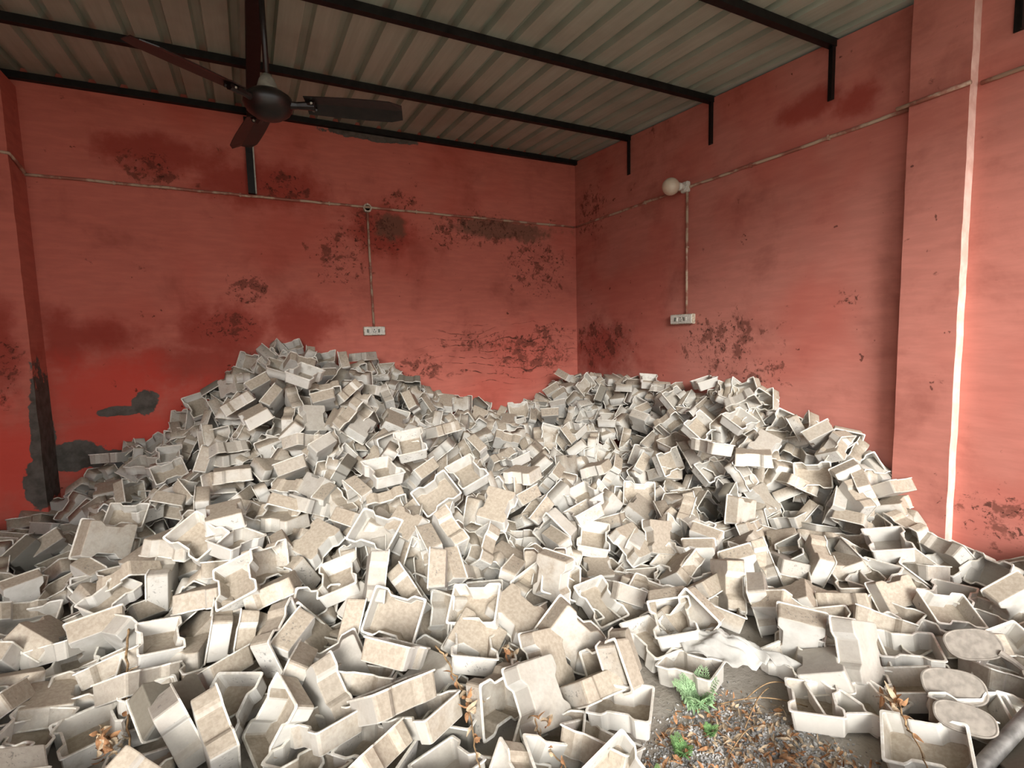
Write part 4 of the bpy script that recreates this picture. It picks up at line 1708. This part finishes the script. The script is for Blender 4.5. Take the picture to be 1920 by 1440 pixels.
(282,634,660,288,2206,4296,293,100),
(-398,577,-247,-669,468,4922,1001,100),
(-91,-639,-753,127,3463,3613,593,100),
(513,769,375,-72,2921,2402,145,100),
(319,307,493,-749,-56,4309,520,100),
(-63,-253,962,-82,3433,2506,571,100),
(-271,-735,-89,-615,3015,3314,259,100),
(-111,-382,-904,-154,-195,5027,749,100),
(232,169,849,-443,1462,4920,596,100),
(456,227,-566,-648,485,4873,1004,100),
(960,-97,-33,-259,2517,2239,65,100),
(-424,-399,-477,-659,2798,3412,184,100),
(444,-492,-597,-452,-836,4909,205,100),
(146,-38,752,641,1091,2672,193,100),
(-884,155,-241,369,-873,2252,102,100),
(-37,933,296,201,-830,5094,279,100),
(97,51,-773,-625,1130,2491,109,100),
(-9,40,100,-994,-637,2329,64,100),
(-363,722,587,-54,3416,4460,623,100),
(-609,778,68,140,1365,4905,619,100),
(584,343,57,734,-661,5009,373,100),
(-1,-455,-594,664,2819,3454,190,100),
(263,-749,-574,199,1293,2451,86,100),
(744,23,130,655,2197,4163,282,100),
(-513,-2,800,-310,2183,4692,373,100),
(424,-399,-153,-799,3371,2403,503,100),
(-480,46,-494,-724,1243,2287,130,100),
(-250,-14,-72,965,515,1857,57,100),
(12,259,903,-341,-390,4785,486,100),
(-734,-661,153,-22,3189,4941,612,100),
(422,391,-417,704,3442,1920,300,100),
(848,171,53,498,3309,4737,628,100),
(281,-887,-252,266,1535,5008,572,100),
(-511,-222,694,456,3471,2947,620,100),
(-233,792,184,533,3450,4030,608,100),
(-328,243,-808,425,2273,4280,283,100),
(-26,416,656,-629,3380,4581,634,100),
(443,-468,-507,573,254,5042,1045,100),
(-125,-72,976,-162,3017,2561,264,100),
(157,237,864,416,769,4863,933,100),
(49,865,-378,326,2182,4756,334,100),
(-68,104,-945,-302,28,4304,516,100),
(-995,-12,-34,93,1613,2165,49,100),
(-234,833,-495,-81,3434,3921,548,100),
(-693,495,352,389,3417,2406,458,100),
(44,306,-934,-182,3034,3314,222,100),
(360,-57,-727,-582,3194,4917,537,100),
(-854,144,153,-476,3331,4712,571,100),
(633,-341,-631,292,1174,2551,135,100),
(435,236,-428,-756,1292,2633,93,100),
(962,-33,-101,251,1569,1468,67,100),
(-708,580,-153,-372,-1086,4509,135,100),
(597,129,171,773,3435,2497,493,100),
(343,477,805,86,2212,4754,307,100),
(119,-180,529,-821,3016,3363,226,100),
(-431,-189,-658,-588,-78,5043,803,100),
(-123,447,-880,104,25,5001,863,100),
(883,118,293,-347,-763,3118,94,100),
(567,-814,-53,-111,-537,5026,383,100),
(458,-717,497,168,3024,3284,217,100),
(24,-339,-441,-830,3178,4895,523,100),
(589,-77,-803,38,3208,3805,373,100),
(-398,716,-350,453,3375,4596,574,100),
(-421,158,-834,321,3201,3824,365,100),
(388,-429,793,191,2227,4299,239,100),
(986,-125,-48,-102,-27,4353,501,100),
(-424,706,-326,-463,2285,4352,255,100),
(75,247,-965,44,334,2170,62,100),
(-13,160,-984,78,3435,4037,562,100),
(-584,333,700,241,-608,5026,341,100),
(-717,-607,-286,187,-821,5127,224,100),
(208,-297,-895,261,710,4820,844,100),
(-314,917,-52,-242,215,5058,989,100),
(421,301,-677,523,1592,4489,380,100),
(236,381,-879,-165,-731,3097,105,100),
(-112,931,19,-348,3048,2583,215,100),
(217,-116,-65,967,-133,5025,733,100),
(-821,-74,-428,-371,2165,3399,127,100),
(-52,663,-548,-507,2858,4753,395,100),
(-46,379,-205,901,583,4697,851,100),
(661,452,509,-315,1968,4944,392,100),
(-545,-237,-799,-89,-797,5105,255,100),
(951,286,-99,-67,3136,3233,264,100),
(649,88,-209,-726,2604,3487,91,100),
(-394,850,-280,-209,1078,2686,133,100),
(-250,747,-389,478,3091,4970,501,100),
(-436,-277,855,44,3279,3803,409,100),
(-716,-400,-237,521,1119,2023,126,100),
(182,-214,-446,850,2218,4573,291,100),
(-373,-746,462,-300,3440,2322,422,100),
(264,526,-259,-766,960,4250,518,100),
(-705,-648,278,77,2876,4736,378,100),
(204,890,-161,374,3049,2570,223,100),
(-6,665,343,664,1625,4499,368,100),
(779,139,-524,315,2729,4772,359,100),
(520,109,-786,318,748,4876,869,100),
(754,-261,-570,-196,294,4044,607,100),
(462,867,-187,0,672,4791,833,100),
(224,359,-411,-808,3465,3446,522,100),
(-241,864,119,-426,3436,3163,488,100),
(-69,-163,851,-494,1365,5040,627,100),
(-76,183,637,745,1397,4958,557,100),
(-116,-392,-191,892,-337,4755,445,100),
(-710,631,-103,294,457,4892,966,100),
(-265,320,-690,-592,46,5077,883,100),
(663,554,-11,-503,2274,4290,227,100),
(-222,127,935,247,3435,3463,550,100),
(582,617,-66,-525,1173,2536,132,100),
(-690,114,400,-592,1441,4922,794,100),
(-324,420,657,-535,2194,4204,441,100),
(-16,-968,-166,186,2669,4758,569,100),
(-520,370,-625,448,204,3905,768,100),
(-627,-520,-98,-572,204,5085,1242,100),
(-574,429,-316,622,3124,4984,731,100),
(762,-280,-139,567,3348,3140,708,100),
(434,-288,-596,611,-921,5068,456,100),
(-348,-178,640,662,1097,2638,343,100),
(633,306,-489,-516,3474,2575,783,100),
(714,549,-182,-394,1223,5007,924,100),
(464,-810,-280,225,3401,2272,652,100),
(522,-217,177,806,3434,3509,793,100),
(-137,99,-971,-168,3157,4989,746,100),
(-418,54,-878,227,1207,4957,933,100),
(475,189,-797,320,3288,4814,781,100),
(-558,-4,-261,-788,-117,5063,1046,100),
(319,-265,845,338,3335,4586,800,100),
(67,-308,-911,-266,1578,4958,747,100),
(-573,-289,636,-429,-225,4307,616,100),
(542,818,-111,-154,3455,1796,381,100),
(-944,228,104,-216,3395,4474,791,100),
(-920,71,289,254,-450,4696,621,100),
(-494,575,-54,-650,3441,2213,628,100),
(78,57,879,-467,828,4801,1058,100),
(722,-571,-299,253,1676,4460,552,100),
(-334,-473,526,623,3381,4533,804,100),
(729,124,-654,-164,1540,4938,736,100),
(80,522,-748,402,-286,4987,920,100),
(242,967,0,-80,2716,4710,591,100),
(-1,238,-407,-882,3443,1908,503,100),
(732,-144,-468,-474,3315,4727,790,100),
(481,-168,-562,651,2899,2555,404,100),
(125,836,347,-407,3443,3651,779,100),
(-578,781,110,-207,2180,3358,300,100),
(99,116,920,-361,-486,4706,608,100),
(854,-132,388,321,3434,4011,774,100),
(-735,-116,-457,-487,120,5058,1200,100),
(292,265,-594,701,3367,3208,702,100),
(-460,-845,156,-224,-991,5133,401,100),
(-591,11,-755,-284,2749,4764,591,100),
(-624,-110,414,-654,1042,5000,1031,100),
(710,421,-563,-33,3016,3231,445,100),
(-663,-563,282,-405,3434,2830,831,100),
(598,-605,-197,488,3263,4858,741,100),
(-151,710,287,-625,-596,5051,570,100),
(83,-715,-389,575,3489,2607,785,100),
(-810,528,46,-250,3150,3848,548,100),
(681,321,633,184,3499,1829,377,100),
(812,55,-260,520,2270,4352,437,100),
(-162,92,-971,149,3427,4445,755,100),
(-487,242,350,763,3442,4065,785,100),
(-182,245,922,237,660,4837,1059,100),
(223,-399,35,-889,3289,4865,748,100),
(995,77,34,-44,3326,4750,772,100),
(-637,-293,618,356,469,4949,1171,100),
(744,-356,-559,-90,418,3328,482,100),
(-21,-566,-275,777,3408,2365,636,100),
(852,-239,-361,295,3431,2998,763,100),
(-496,16,866,56,3473,4222,742,100),
(250,-829,-329,-377,-453,5109,683,100),
(-375,728,-572,37,3441,3691,707,100),
(288,31,936,202,2247,4595,463,100),
(416,-412,-234,-776,3442,2985,750,100),
(-16,223,773,594,2191,4727,494,100),
(138,-482,705,502,-459,5097,662,100),
(659,-235,-3,714,3473,4197,732,100),
(-607,792,56,-39,3393,4607,730,100),
(761,-323,-468,311,-1110,5087,254,100),
(666,-186,-653,-308,-597,5066,524,100),
(530,28,-678,508,2114,3562,290,100),
(860,-493,-57,119,417,3390,491,100),
(-64,-105,-40,-992,-1068,5126,260,100),
(966,-183,-122,-136,1539,5103,710,100),
(446,831,326,-65,3159,5018,695,100),
(-729,-185,46,-658,356,4108,842,100),
(-555,824,-91,66,3446,4330,729,100),
(-762,594,-259,10,-619,5094,507,100),
(-326,-940,102,-9,-602,5090,481,100),
(-503,-487,-627,-343,3351,4824,695,100),
(271,-427,859,81,1561,4508,525,100),
(-161,300,-734,588,2232,4889,479,100),
(-686,-76,717,-102,-87,5126,981,100),
(165,161,-626,745,2698,3595,260,100),
(92,544,-767,-328,1502,5101,695,100),
(-78,-422,-882,-194,-593,5087,499,100),
(-622,665,-404,-90,739,3750,591,100),
(-281,503,-750,325,-735,5103,412,100),
(-568,-155,774,233,3272,4933,691,100),
(-314,-436,727,-427,2147,4764,461,100),
(178,862,-117,461,1465,5135,718,100),
(74,586,-714,-376,3404,4738,657,100),
(276,835,366,305,637,4947,988,100),
(-168,137,365,906,1504,5121,656,100),
(-383,-201,770,-469,-129,5151,883,100),
(557,-184,-746,314,3490,2466,601,100),
(-339,468,786,218,-400,5101,633,100),
(-313,718,-123,-609,3460,4569,678,100),
(127,-566,-544,-606,3443,4151,692,100),
(-382,707,447,394,3198,5053,622,100),
(-175,-832,-526,10,509,4976,1049,100),
(43,-476,-566,672,2952,4945,539,100),
(72,-452,-667,-588,-725,5132,389,100),
(644,627,-290,328,-152,5183,884,100),
(781,-539,-315,-10,1531,5125,634,100),
(-423,-79,835,343,1599,5100,595,100),
(-269,474,-206,-813,-616,5113,398,100),
(817,97,128,554,2242,4885,395,100),
(-231,-188,56,-953,2850,3506,249,100),
(-676,494,-258,-482,3376,4899,638,100),
(455,789,285,297,964,3141,303,100),
(-146,-685,-343,626,3480,3152,603,100),
(-541,624,450,341,3404,4812,629,100),
(644,-73,40,-761,2972,4979,522,100),
(719,-34,-555,-416,394,5073,1078,100),
(-486,-18,693,533,3310,4982,619,100),
(138,-285,-292,902,2906,3522,262,100),
(255,376,803,-385,3429,4539,629,100),
(744,335,322,480,-721,5102,335,100)]
arr = np.array(ARR, dtype=float)
NI = 300
LM=[('left pilaster base',105,930),('grey bare plaster patch',265,755),('left mound summit',545,645),('back wall switchboard',700,660),('dip between both mounds',960,765),('back room corner',1078,700),('right wall switchboard',1290,715),('right mound crest',1410,730),('right pilaster foot',1700,950),('green weed',1290,1310),('crumpled sack',1375,1230),('steel pole',1880,1390),('upper oval lid',1850,1235),('left hanging vine',240,1300),('middle dry vine',860,1270),('right dry vine',985,1290),('long yellow vine',1710,1370),('bottom left corner',0,1440),('pile centre',960,1010),('left half centre',480,1040),('right half centre',1400,1010),('left picture edge',0,1120)]
ORD=['nearest','second','third','fourth','fifth','sixth','seventh','eighth','ninth','tenth','eleventh','twelfth','thirteenth','fourteenth','fifteenth']
SEC=['right of','lower right of','below','lower left of','left of','upper left of','above','upper right of']
RC = np.array(CAMR)
def to_px(p):
    q = RC @ (np.asarray(p) - np.array([0, 0, 1.34])); return 960 + 955 * q[0] / q[2], 720 + 955 * q[1] / q[2]
sect = {}
for k in range(NI):
    u, v = to_px(arr[k, 4:7] / 1000)
    d = [math.hypot(u - a, v - b_) for _, a, b_ in LM]; j = int(np.argmin(d))
    an = math.degrees(math.atan2(v - LM[j][2], u - LM[j][1])) % 360
    sect.setdefault((j, int(((an + 22.5) % 360) // 45)), []).append((d[j], k))
LABELS = {}
for (j, s), lst in sect.items():
    for r_, (_, k) in enumerate(sorted(lst)):
        Rm = np.array(Quaternion(arr[k, :4] / 1000).normalized().to_matrix())
        vd = arr[k, 4:7] / 1000 - np.array([0, 0, 1.34]); f = Rm.T @ (-vd / np.linalg.norm(vd)); up = Rm[2, 2]
        if up > .55: pose = 'open side up'
        elif up < -.55: pose = 'upside down'
        elif f[2] > .5: pose = 'inside showing'
        elif abs(f[0]) > abs(f[1]): pose = 'straight end showing'
        else: pose = 'notched flank showing'
        LABELS[k] = 'dusty mould, %s, %s one %s the %s' % (pose, ORD[r_], SEC[s], LM[j][0])
for k in range(NI):
    r = arr[k]
    o = bpy.data.objects.new('paver_mould', body_me); COL.objects.link(o)
    o.rotation_mode = 'QUATERNION'; o.rotation_quaternion = Quaternion(r[:4] / 1000).normalized()
    o.location = r[4:7] / 1000; s_ = r[7] / 100; o.scale = (s_, s_, s_)
    tag(o, LABELS[k], 'mould', 'dusty paver moulds in the heap')
    p = bpy.data.objects.new('rim', rim_me); COL.objects.link(p); p.parent = o
# the rest of the heap: smaller or buried moulds as one mass
hv0 = np.array(bv + rv); nb = len(bv)
allf = [list(f) for f in bf] + [[i + nb for i in f] for f in rf]
lt = np.array([len(f) for f in allf]); lv = np.concatenate([np.array(f) for f in allf])
mi = np.array([0] * len(bf) + [1] * len(rf))
rest = arr[NI:]; K = len(rest); nv = len(hv0)
rng = np.random.default_rng(3)
V = np.empty((K, nv, 3))
for k, r in enumerate(rest):
    Rm = np.array(Quaternion(r[:4] / 1000).normalized().to_matrix())
    V[k] = (hv0 * (r[7] / 100)) @ Rm.T + r[4:7] / 1000
me = bpy.data.meshes.new('mould_heap')
me.vertices.add(K * nv); me.vertices.foreach_set('co', V.ravel())
LVv = (lv[None] + (np.arange(K) * nv)[:, None]).ravel(); me.loops.add(len(LVv)); me.loops.foreach_set('vertex_index', LVv.astype(np.int32))
LT = np.tile(lt, K); me.polygons.add(len(LT))
me.polygons.foreach_set('loop_start', np.concatenate([[0], np.cumsum(LT)[:-1]]).astype(np.int32)); me.polygons.foreach_set('loop_total', LT.astype(np.int32))
me.materials.append(M_heap); me.materials.append(M_rim)
me.polygons.foreach_set('material_index', np.tile(mi, K).astype(np.int32))
me.update(calc_edges=True); me.validate()
add_lp(me, np.tile(hv0, (K, 1)))
a = me.attributes.new('rnd', 'FLOAT', 'POINT'); a.data.foreach_set('value', np.repeat(rng.random(K), nv).astype(np.float32))
hp = link('mould_heap', me, None); hp['kind'] = 'stuff'
tag(hp, 'mass of smaller and half-buried paver moulds making up the heap', 'moulds')

# ------------------------------------------------------------------ foreground litter
rnd = random.Random(11)
M_stem = simple('dry_stem', (.36, .24, .13), .8, .15, 0, .3, 40)
M_dead = simple('dead_leaf', (.38, .20, .10), .85, .1, 0, .35, 30)
M_pale = simple('pale_dead_leaf', (.47, .36, .24), .85, .1, 0, .3, 30)
M_green = simple('weed_green', (.20, .36, .13), .7, .2, 0, .3, 30)
M_palegreen = simple('pale_weed_green', (.34, .50, .27), .7, .2, 0, .2, 30)
def leaf(mb, p, d, up, ln, wd, curl=.4, n=4):
    """one leaf blade: pointed oval, curled along its length, folded at the midrib"""
    d = Vector(d).normalized(); s = d.cross(Vector(up)); s = s.normalized() if s.length > 1e-4 else Vector((1, 0, 0)); u = s.cross(d)
    b = len(mb.v); p = Vector(p)
    for i in range(n + 1):
        q = i / n; w = wd * math.sin(math.pi * min(.97, .06 + q * .93)) ** .8
        c = p + d * ln * q + u * (-curl * ln * q * q)
        for k in (-1, 0, 1): mb.v.append(tuple(c + s * w * k + u * (abs(k) * w * .35)))
    for i in range(n):
        for k in (0, 1): mb.f.append((b + i*3 + k, b + i*3 + k + 1, b + i*3 + 4 + k, b + i*3 + 3 + k))
def rv3(k=1.0): return Vector((rnd.gauss(0, k), rnd.gauss(0, k), rnd.gauss(0, k)))
def smoothpath(pts, m=5):
    P = [Vector(p) for p in pts]; out = []
    for i in range(len(P) - 1):
        p0, p1, p2, p3 = P[max(i-1, 0)], P[i], P[i+1], P[min(i+2, len(P)-1)]
        for k in range(m):
            t_ = k / m
            out.append(.5 * ((2*p1) + (p2-p0)*t_ + (2*p0-5*p1+4*p2-p3)*t_*t_ + (3*p1-p0-3*p2+p3)*t_**3))
    return out + [P[-1]]
def vine(pts, rad, label, nleaf, clusters=(), mat=None):
    path = smoothpath(pts, 6)
    path = [p + rv3(.0025) for p in path]
    b = MB(); b.tube(path, [rad * (1 - .4 * i / len(path)) for i in range(len(path))], 6)
    o = b.obj('dry_vine', M_stem, None, True); tag(o, label, 'vine', 'dried vine stems')
    for k in range(nleaf):
        p = path[rnd.randrange(2, len(path) - 2)]
        b = MB(); leaf(b, p, rv3() + Vector((0, -.5, .3)), rv3(), rnd.uniform(.014, .03), rnd.uniform(.004, .009), rnd.uniform(.2, 1.2))
        b.obj('leaf', rnd.choice((M_dead, M_pale)), o)
    for c, m_ in clusters:
        for k in range(m_):
            q = Vector(c) + rv3(.012)
            b = MB(); leaf(b, q, rv3(), rv3(), rnd.uniform(.018, .034), rnd.uniform(.006, .012), rnd.uniform(.4, 1.6))
            b.obj('leaf', rnd.choice((M_dead, M_pale)), o)
    return o
vine([(.537,1.729,.206),(.556,1.671,.18),(.559,1.594,.157),(.563,1.498,.14),(.544,1.424,.135),(.507,1.285,.13),(.485,1.21,.126)], .0035,
     'dried brown vine hanging over the moulds in the middle foreground', 16, [((.563,1.49,.15), 10), ((.55,1.44,.145), 6)])
vine([(.806,1.644,.15),(.793,1.552,.135),(.758,1.441,.12),(.734,1.346,.115),(.707,1.247,.115),(.717,1.143,.116),(.723,1.092,.118)], .0032,
     'dried vine with curled leaves lying right of the middle vine', 18, [((.79,1.63,.155), 12), ((.725,1.30,.12), 5)])
vine([(-.537,2.569,.206),(-.507,2.365,.15),(-.487,2.216,.12),(-.447,2.026,.11),(-.398,1.755,.12),(-.382,1.669,.125)], .0045,
     'long bare vertical stem over the moulds at the left', 7)
vine([(1.761,.808,.15),(1.70,.76,.142),(1.664,.726,.14),(1.571,.645,.14),(1.534,.608,.138)], .003,
     'thin yellow stem across the big tray at lower right', 8, [((1.77,.83,.13), 12), ((1.80,.86,.11), 10)])
# bare ground patch: ash and gravel, leaf litter
def in_patch():
    while True:
        u = rnd.random(); v = rnd.random()
        a = Vector((1.46, 1.27)); b_ = Vector((.93, 1.12)); c_ = Vector((1.62, .74)); d_ = Vector((1.02, .78))
        p = (a * (1-u) + b_ * u) * (1-v) + (c_ * (1-u) + d_ * u) * v
        return p
g = MB()
for k in range(5200):
    p = in_patch() + Vector((rnd.gauss(0, .04), rnd.gauss(0, .04))); s_ = rnd.uniform(.002, .0065) * (1.6 if rnd.random() < .06 else 1)
    ax = [Vector((rnd.uniform(.6, 1.3), 0, 0)), Vector((0, rnd.uniform(.6, 1.3), 0)), Vector((0, 0, rnd.uniform(.5, 1)))]
    c0 = Vector((p.x, p.y, s_ * .5)); rot = Matrix.Rotation(rnd.uniform(0, 6.28), 3, rv3().normalized())
    vs = [c0 + rot @ (sg * a_ * s_) for a_ in ax for sg in (1, -1)]
    g.add(vs, [(0,2,4),(2,1,4),(1,3,4),(3,0,4),(2,0,5),(1,2,5),(3,1,5),(0,3,5)])
M_ash = simple('ash_gravel', (.50, .49, .47), .95, .1, 0, .35, 35)
o = g.obj('ash_gravel', M_ash); o['kind'] = 'stuff'; tag(o, 'grey ash and fine gravel on the bare ground at front', 'gravel')
for nm, mt, cnt, lab, bias in (('leaf_litter', M_dead, 520, 'reddish brown dead leaves scattered on the bare ground', 0.0), ('straw_litter', M_pale, 420, 'pale broken straw and leaf bits on the bare ground', .3)):
    g = MB()
    for k in range(cnt):
        p = in_patch()
        if rnd.random() < bias: p = p * .6 + Vector((1.56, 1.09)) * .4
        d = rv3(); d.z = abs(d.z) * .5
        leaf(g, (p.x + rnd.gauss(0, .03), p.y + rnd.gauss(0, .03), rnd.uniform(.002, .025)), d, (rnd.gauss(0, .5), rnd.gauss(0, .5), 1), rnd.uniform(.012, .034), rnd.uniform(.002, .007), rnd.uniform(-.3, .9), 3)
    o = g.obj(nm, mt); o['kind'] = 'stuff'; tag(o, lab, 'litter')
for k, (ax_, ay_, th, ln, lab) in enumerate([
        (1.40, 1.19, -.55, .30, 'long dry twig slanting from the feathery weed towards the front'),
        (1.38, 1.07, .35, .26, 'dry twig reaching towards the tray with drips right of the ash'),
        (1.50, 1.16, -.1, .20, 'short dry twig lying just in front of the sack'),
        (1.25, 1.02, .15, .18, 'dry twig at the bottom edge among red-brown leaves')]):
    pts = [(ax_ + math.cos(th) * ln * q, ay_ + math.sin(th) * ln * q, .018 + .03 * math.sin(q * 3.1) + .002 * k) for q in (0, .25, .5, .75, 1)]
    b = MB(); b.tube(smoothpath(pts, 4), [.0022] * 17, 5)
    tag(b.obj('dry_twig', M_stem, None, True), lab, 'twig', 'dry twigs on the bare ground')
# dead sprig at the left front corner
vine([(-.42, 1.80, .10), (-.47, 1.86, .14), (-.50, 1.90, .15), (-.50, 1.95, .12)], .003, 'orange dead leaf sprig beside the bottom left trays', 6, [((-.46, 1.84, .13), 14), ((-.49, 1.90, .14), 10)])
# weeds
def weed(loc, h, nf, label, mat, lean):
    o = empty('weed_plant', loc); tag(o, label, 'weed', 'green weeds on the bare ground')
    for k in range(nf):
        th = 6.28 * k / nf + rnd.uniform(-.4, .4); l_ = h * rnd.uniform(.7, 1.1)
        d = Vector((math.cos(th) * .55 + lean[0], math.sin(th) * .55 + lean[1], 1)).normalized()
        pts = [d * l_ * q + Vector((0, 0, -.25 * l_ * q * q)) for q in (0, .25, .5, .75, 1)]
        path = smoothpath(pts, 3)
        st_ = MB(); st_.tube(path, [.0018 * (1 - .6 * i / len(path)) for i in range(len(path))], 5)
        s_o = st_.obj('stem', mat, o)
        b = MB()
        for i in range(2, len(path)):
            for sg in (-1, 1):
                sd = d.cross(Vector((0, 0, 1))).normalized() * sg
                ll = l_ * .36 * (1.15 - i / len(path))
                leaf(b, path[i], sd + d * .5 + rv3(.15), (0, 0, 1), ll, ll * .13, .3, 3)
                for q in (.4, .7): leaf(b, path[i] + (sd + d*.5).normalized() * ll * q, d + sd * .2, (0, 0, 1), ll * .45, ll * .07, .2, 2)
        b.obj('frond', mat, s_o)
weed((1.33, 1.225, .0), .16, 11, 'pale green feathery weed beside the open tray and sack', M_palegreen, (-.05, .1))
weed((1.13, 1.10, .0), .075, 7, 'low bright green weed at the bottom edge left of the ash', M_green, (0, 0))
weed((1.00, 1.07, .0), .05, 6, 'smallest green weed at the very front of the pile', M_green, (0, 0))
weed((1.27, 1.12, .0), .06, 8, 'olive weed among dead leaves below the feathery weed', M_green, (.1, 0))
# crumpled woven sack
sx, sy = 26, 22; b = MB()
c0 = Vector((1.58, 1.335, .07))
ex = Vector((.80, -.45, 0)).normalized(); ey = Vector((-.35, .93, 0)).normalized()
for i in range(sx + 1):
    for k in range(sy + 1):
        u, v = i / sx - .5, k / sy - .5
        z = .085 * math.exp(-((u * 1.7) ** 2 + (v * 1.5) ** 2) * 2) + .014 * math.sin(38 * u + 9 * v + 3 * math.sin(9 * v)) * (.3 + abs(v) * 1.2) + .008 * math.sin(21 * v - 14 * u)
        w_ = 1 - .25 * (v + .5)
        p = c0 + ex * (u * .33 * w_ + .012 * math.sin(13 * v)) + ey * (v * .33 + .015 * math.sin(11 * u)) + Vector((0, 0, max(z, -.02)))
        b.v.append(tuple(p))
for i in range(sx):
    for k in range(sy):
        a_ = i * (sy + 1) + k; b.f.append((a_, a_ + sy + 1, a_ + sy + 2, a_ + 1))
t = NT('woven_sack'); P = t.n.new('ShaderNodeTexCoord').outputs['Object']; f = t.noise(P, 9, 4)
M_sack = t.out(t.mix(t.ramp(f, .35, .7), (.33, .315, .285), (.48, .465, .425)), .8, .15)
o = b.obj('crumpled_sack', M_sack, None, True); md = o.modifiers.new('thick', 'SOLIDIFY'); md.thickness = .002
tag(o, 'crumpled grey-white woven sack lying between trays beside the bare ground', 'sack')
# oval lids and pole
M_lid = simple('dusty_lid_plastic', (.27, .238, .20), .8, .2, 0, .12, 40)
def lid(loc, a_, b_, eul, label, handle):
    o = empty('oval_lid', loc); tilt, spin = eul
    nrm = (Vector((0, 0, 1)) + Vector((-.85, -.5, 0)).normalized() * tilt).normalized()
    xa = (Matrix.Rotation(spin, 3, nrm) @ nrm.cross(Vector((.5, -.85, 0))).cross(nrm)).normalized(); ya = nrm.cross(xa)
    mm_ = Matrix((xa, ya, nrm)).transposed().to_4x4(); mm_.translation = Vector(loc); o.matrix_world = mm_; tag(o, label, 'lid', 'flat dusty oval lids')
    m_ = MB(); n = 40
    def ring(k, z): return [(k * a_ * math.copysign(abs(math.cos(q)) ** .75, math.cos(q)), k * b_ * math.copysign(abs(math.sin(q)) ** .75, math.sin(q)), z) for q in [2 * math.pi * i / n for i in range(n)]]
    rs = [ring(.97, -.004), ring(1, -.002), ring(1, .003), ring(.95, .005), ring(.9, .003)]
    v, f, _ = loft(rs); f.append(tuple(range(n))[::-1]); f.append(tuple(4 * n + i for i in range(n))); m_.add(v, f)
    m_.obj('plate', M_lid, o)
    if handle:
        m_ = MB(); m_.tube([(a_ * .7, -b_ * .6, .004), (a_ * 1.0, -b_ * 1.1, .0), (a_ * 1.2, -b_ * 1.5, -.01)], [.012, .010, .009], 8); m_.obj('handle', M_lid, o)
lid((2.23, .80, .20), .085, .055, (.75, .35), 'rounded flat dusty lid on the trays near the right edge', True)
lid((1.96, .745, .17), .085, .055, (.8, .15), 'flat oval lid with a faint ring, below the rounded lid', False)
lid((1.83, .665, .165), .075, .045, (.6, .0), 'half-hidden grey lid lying beside the steel pole', False)
b = MB(); b.tube([(1.52, .59, .055), (1.733, .589, .108), (1.954, .578, .165), (2.25, .56, .24)], .021, 16)
tag(b.obj('steel_pole', simple('dull_steel_pole', (.20, .19, .175), .5, .4, .3, .2, 30), None, True), 'dull grey steel pole crossing the bottom right corner', 'pole')
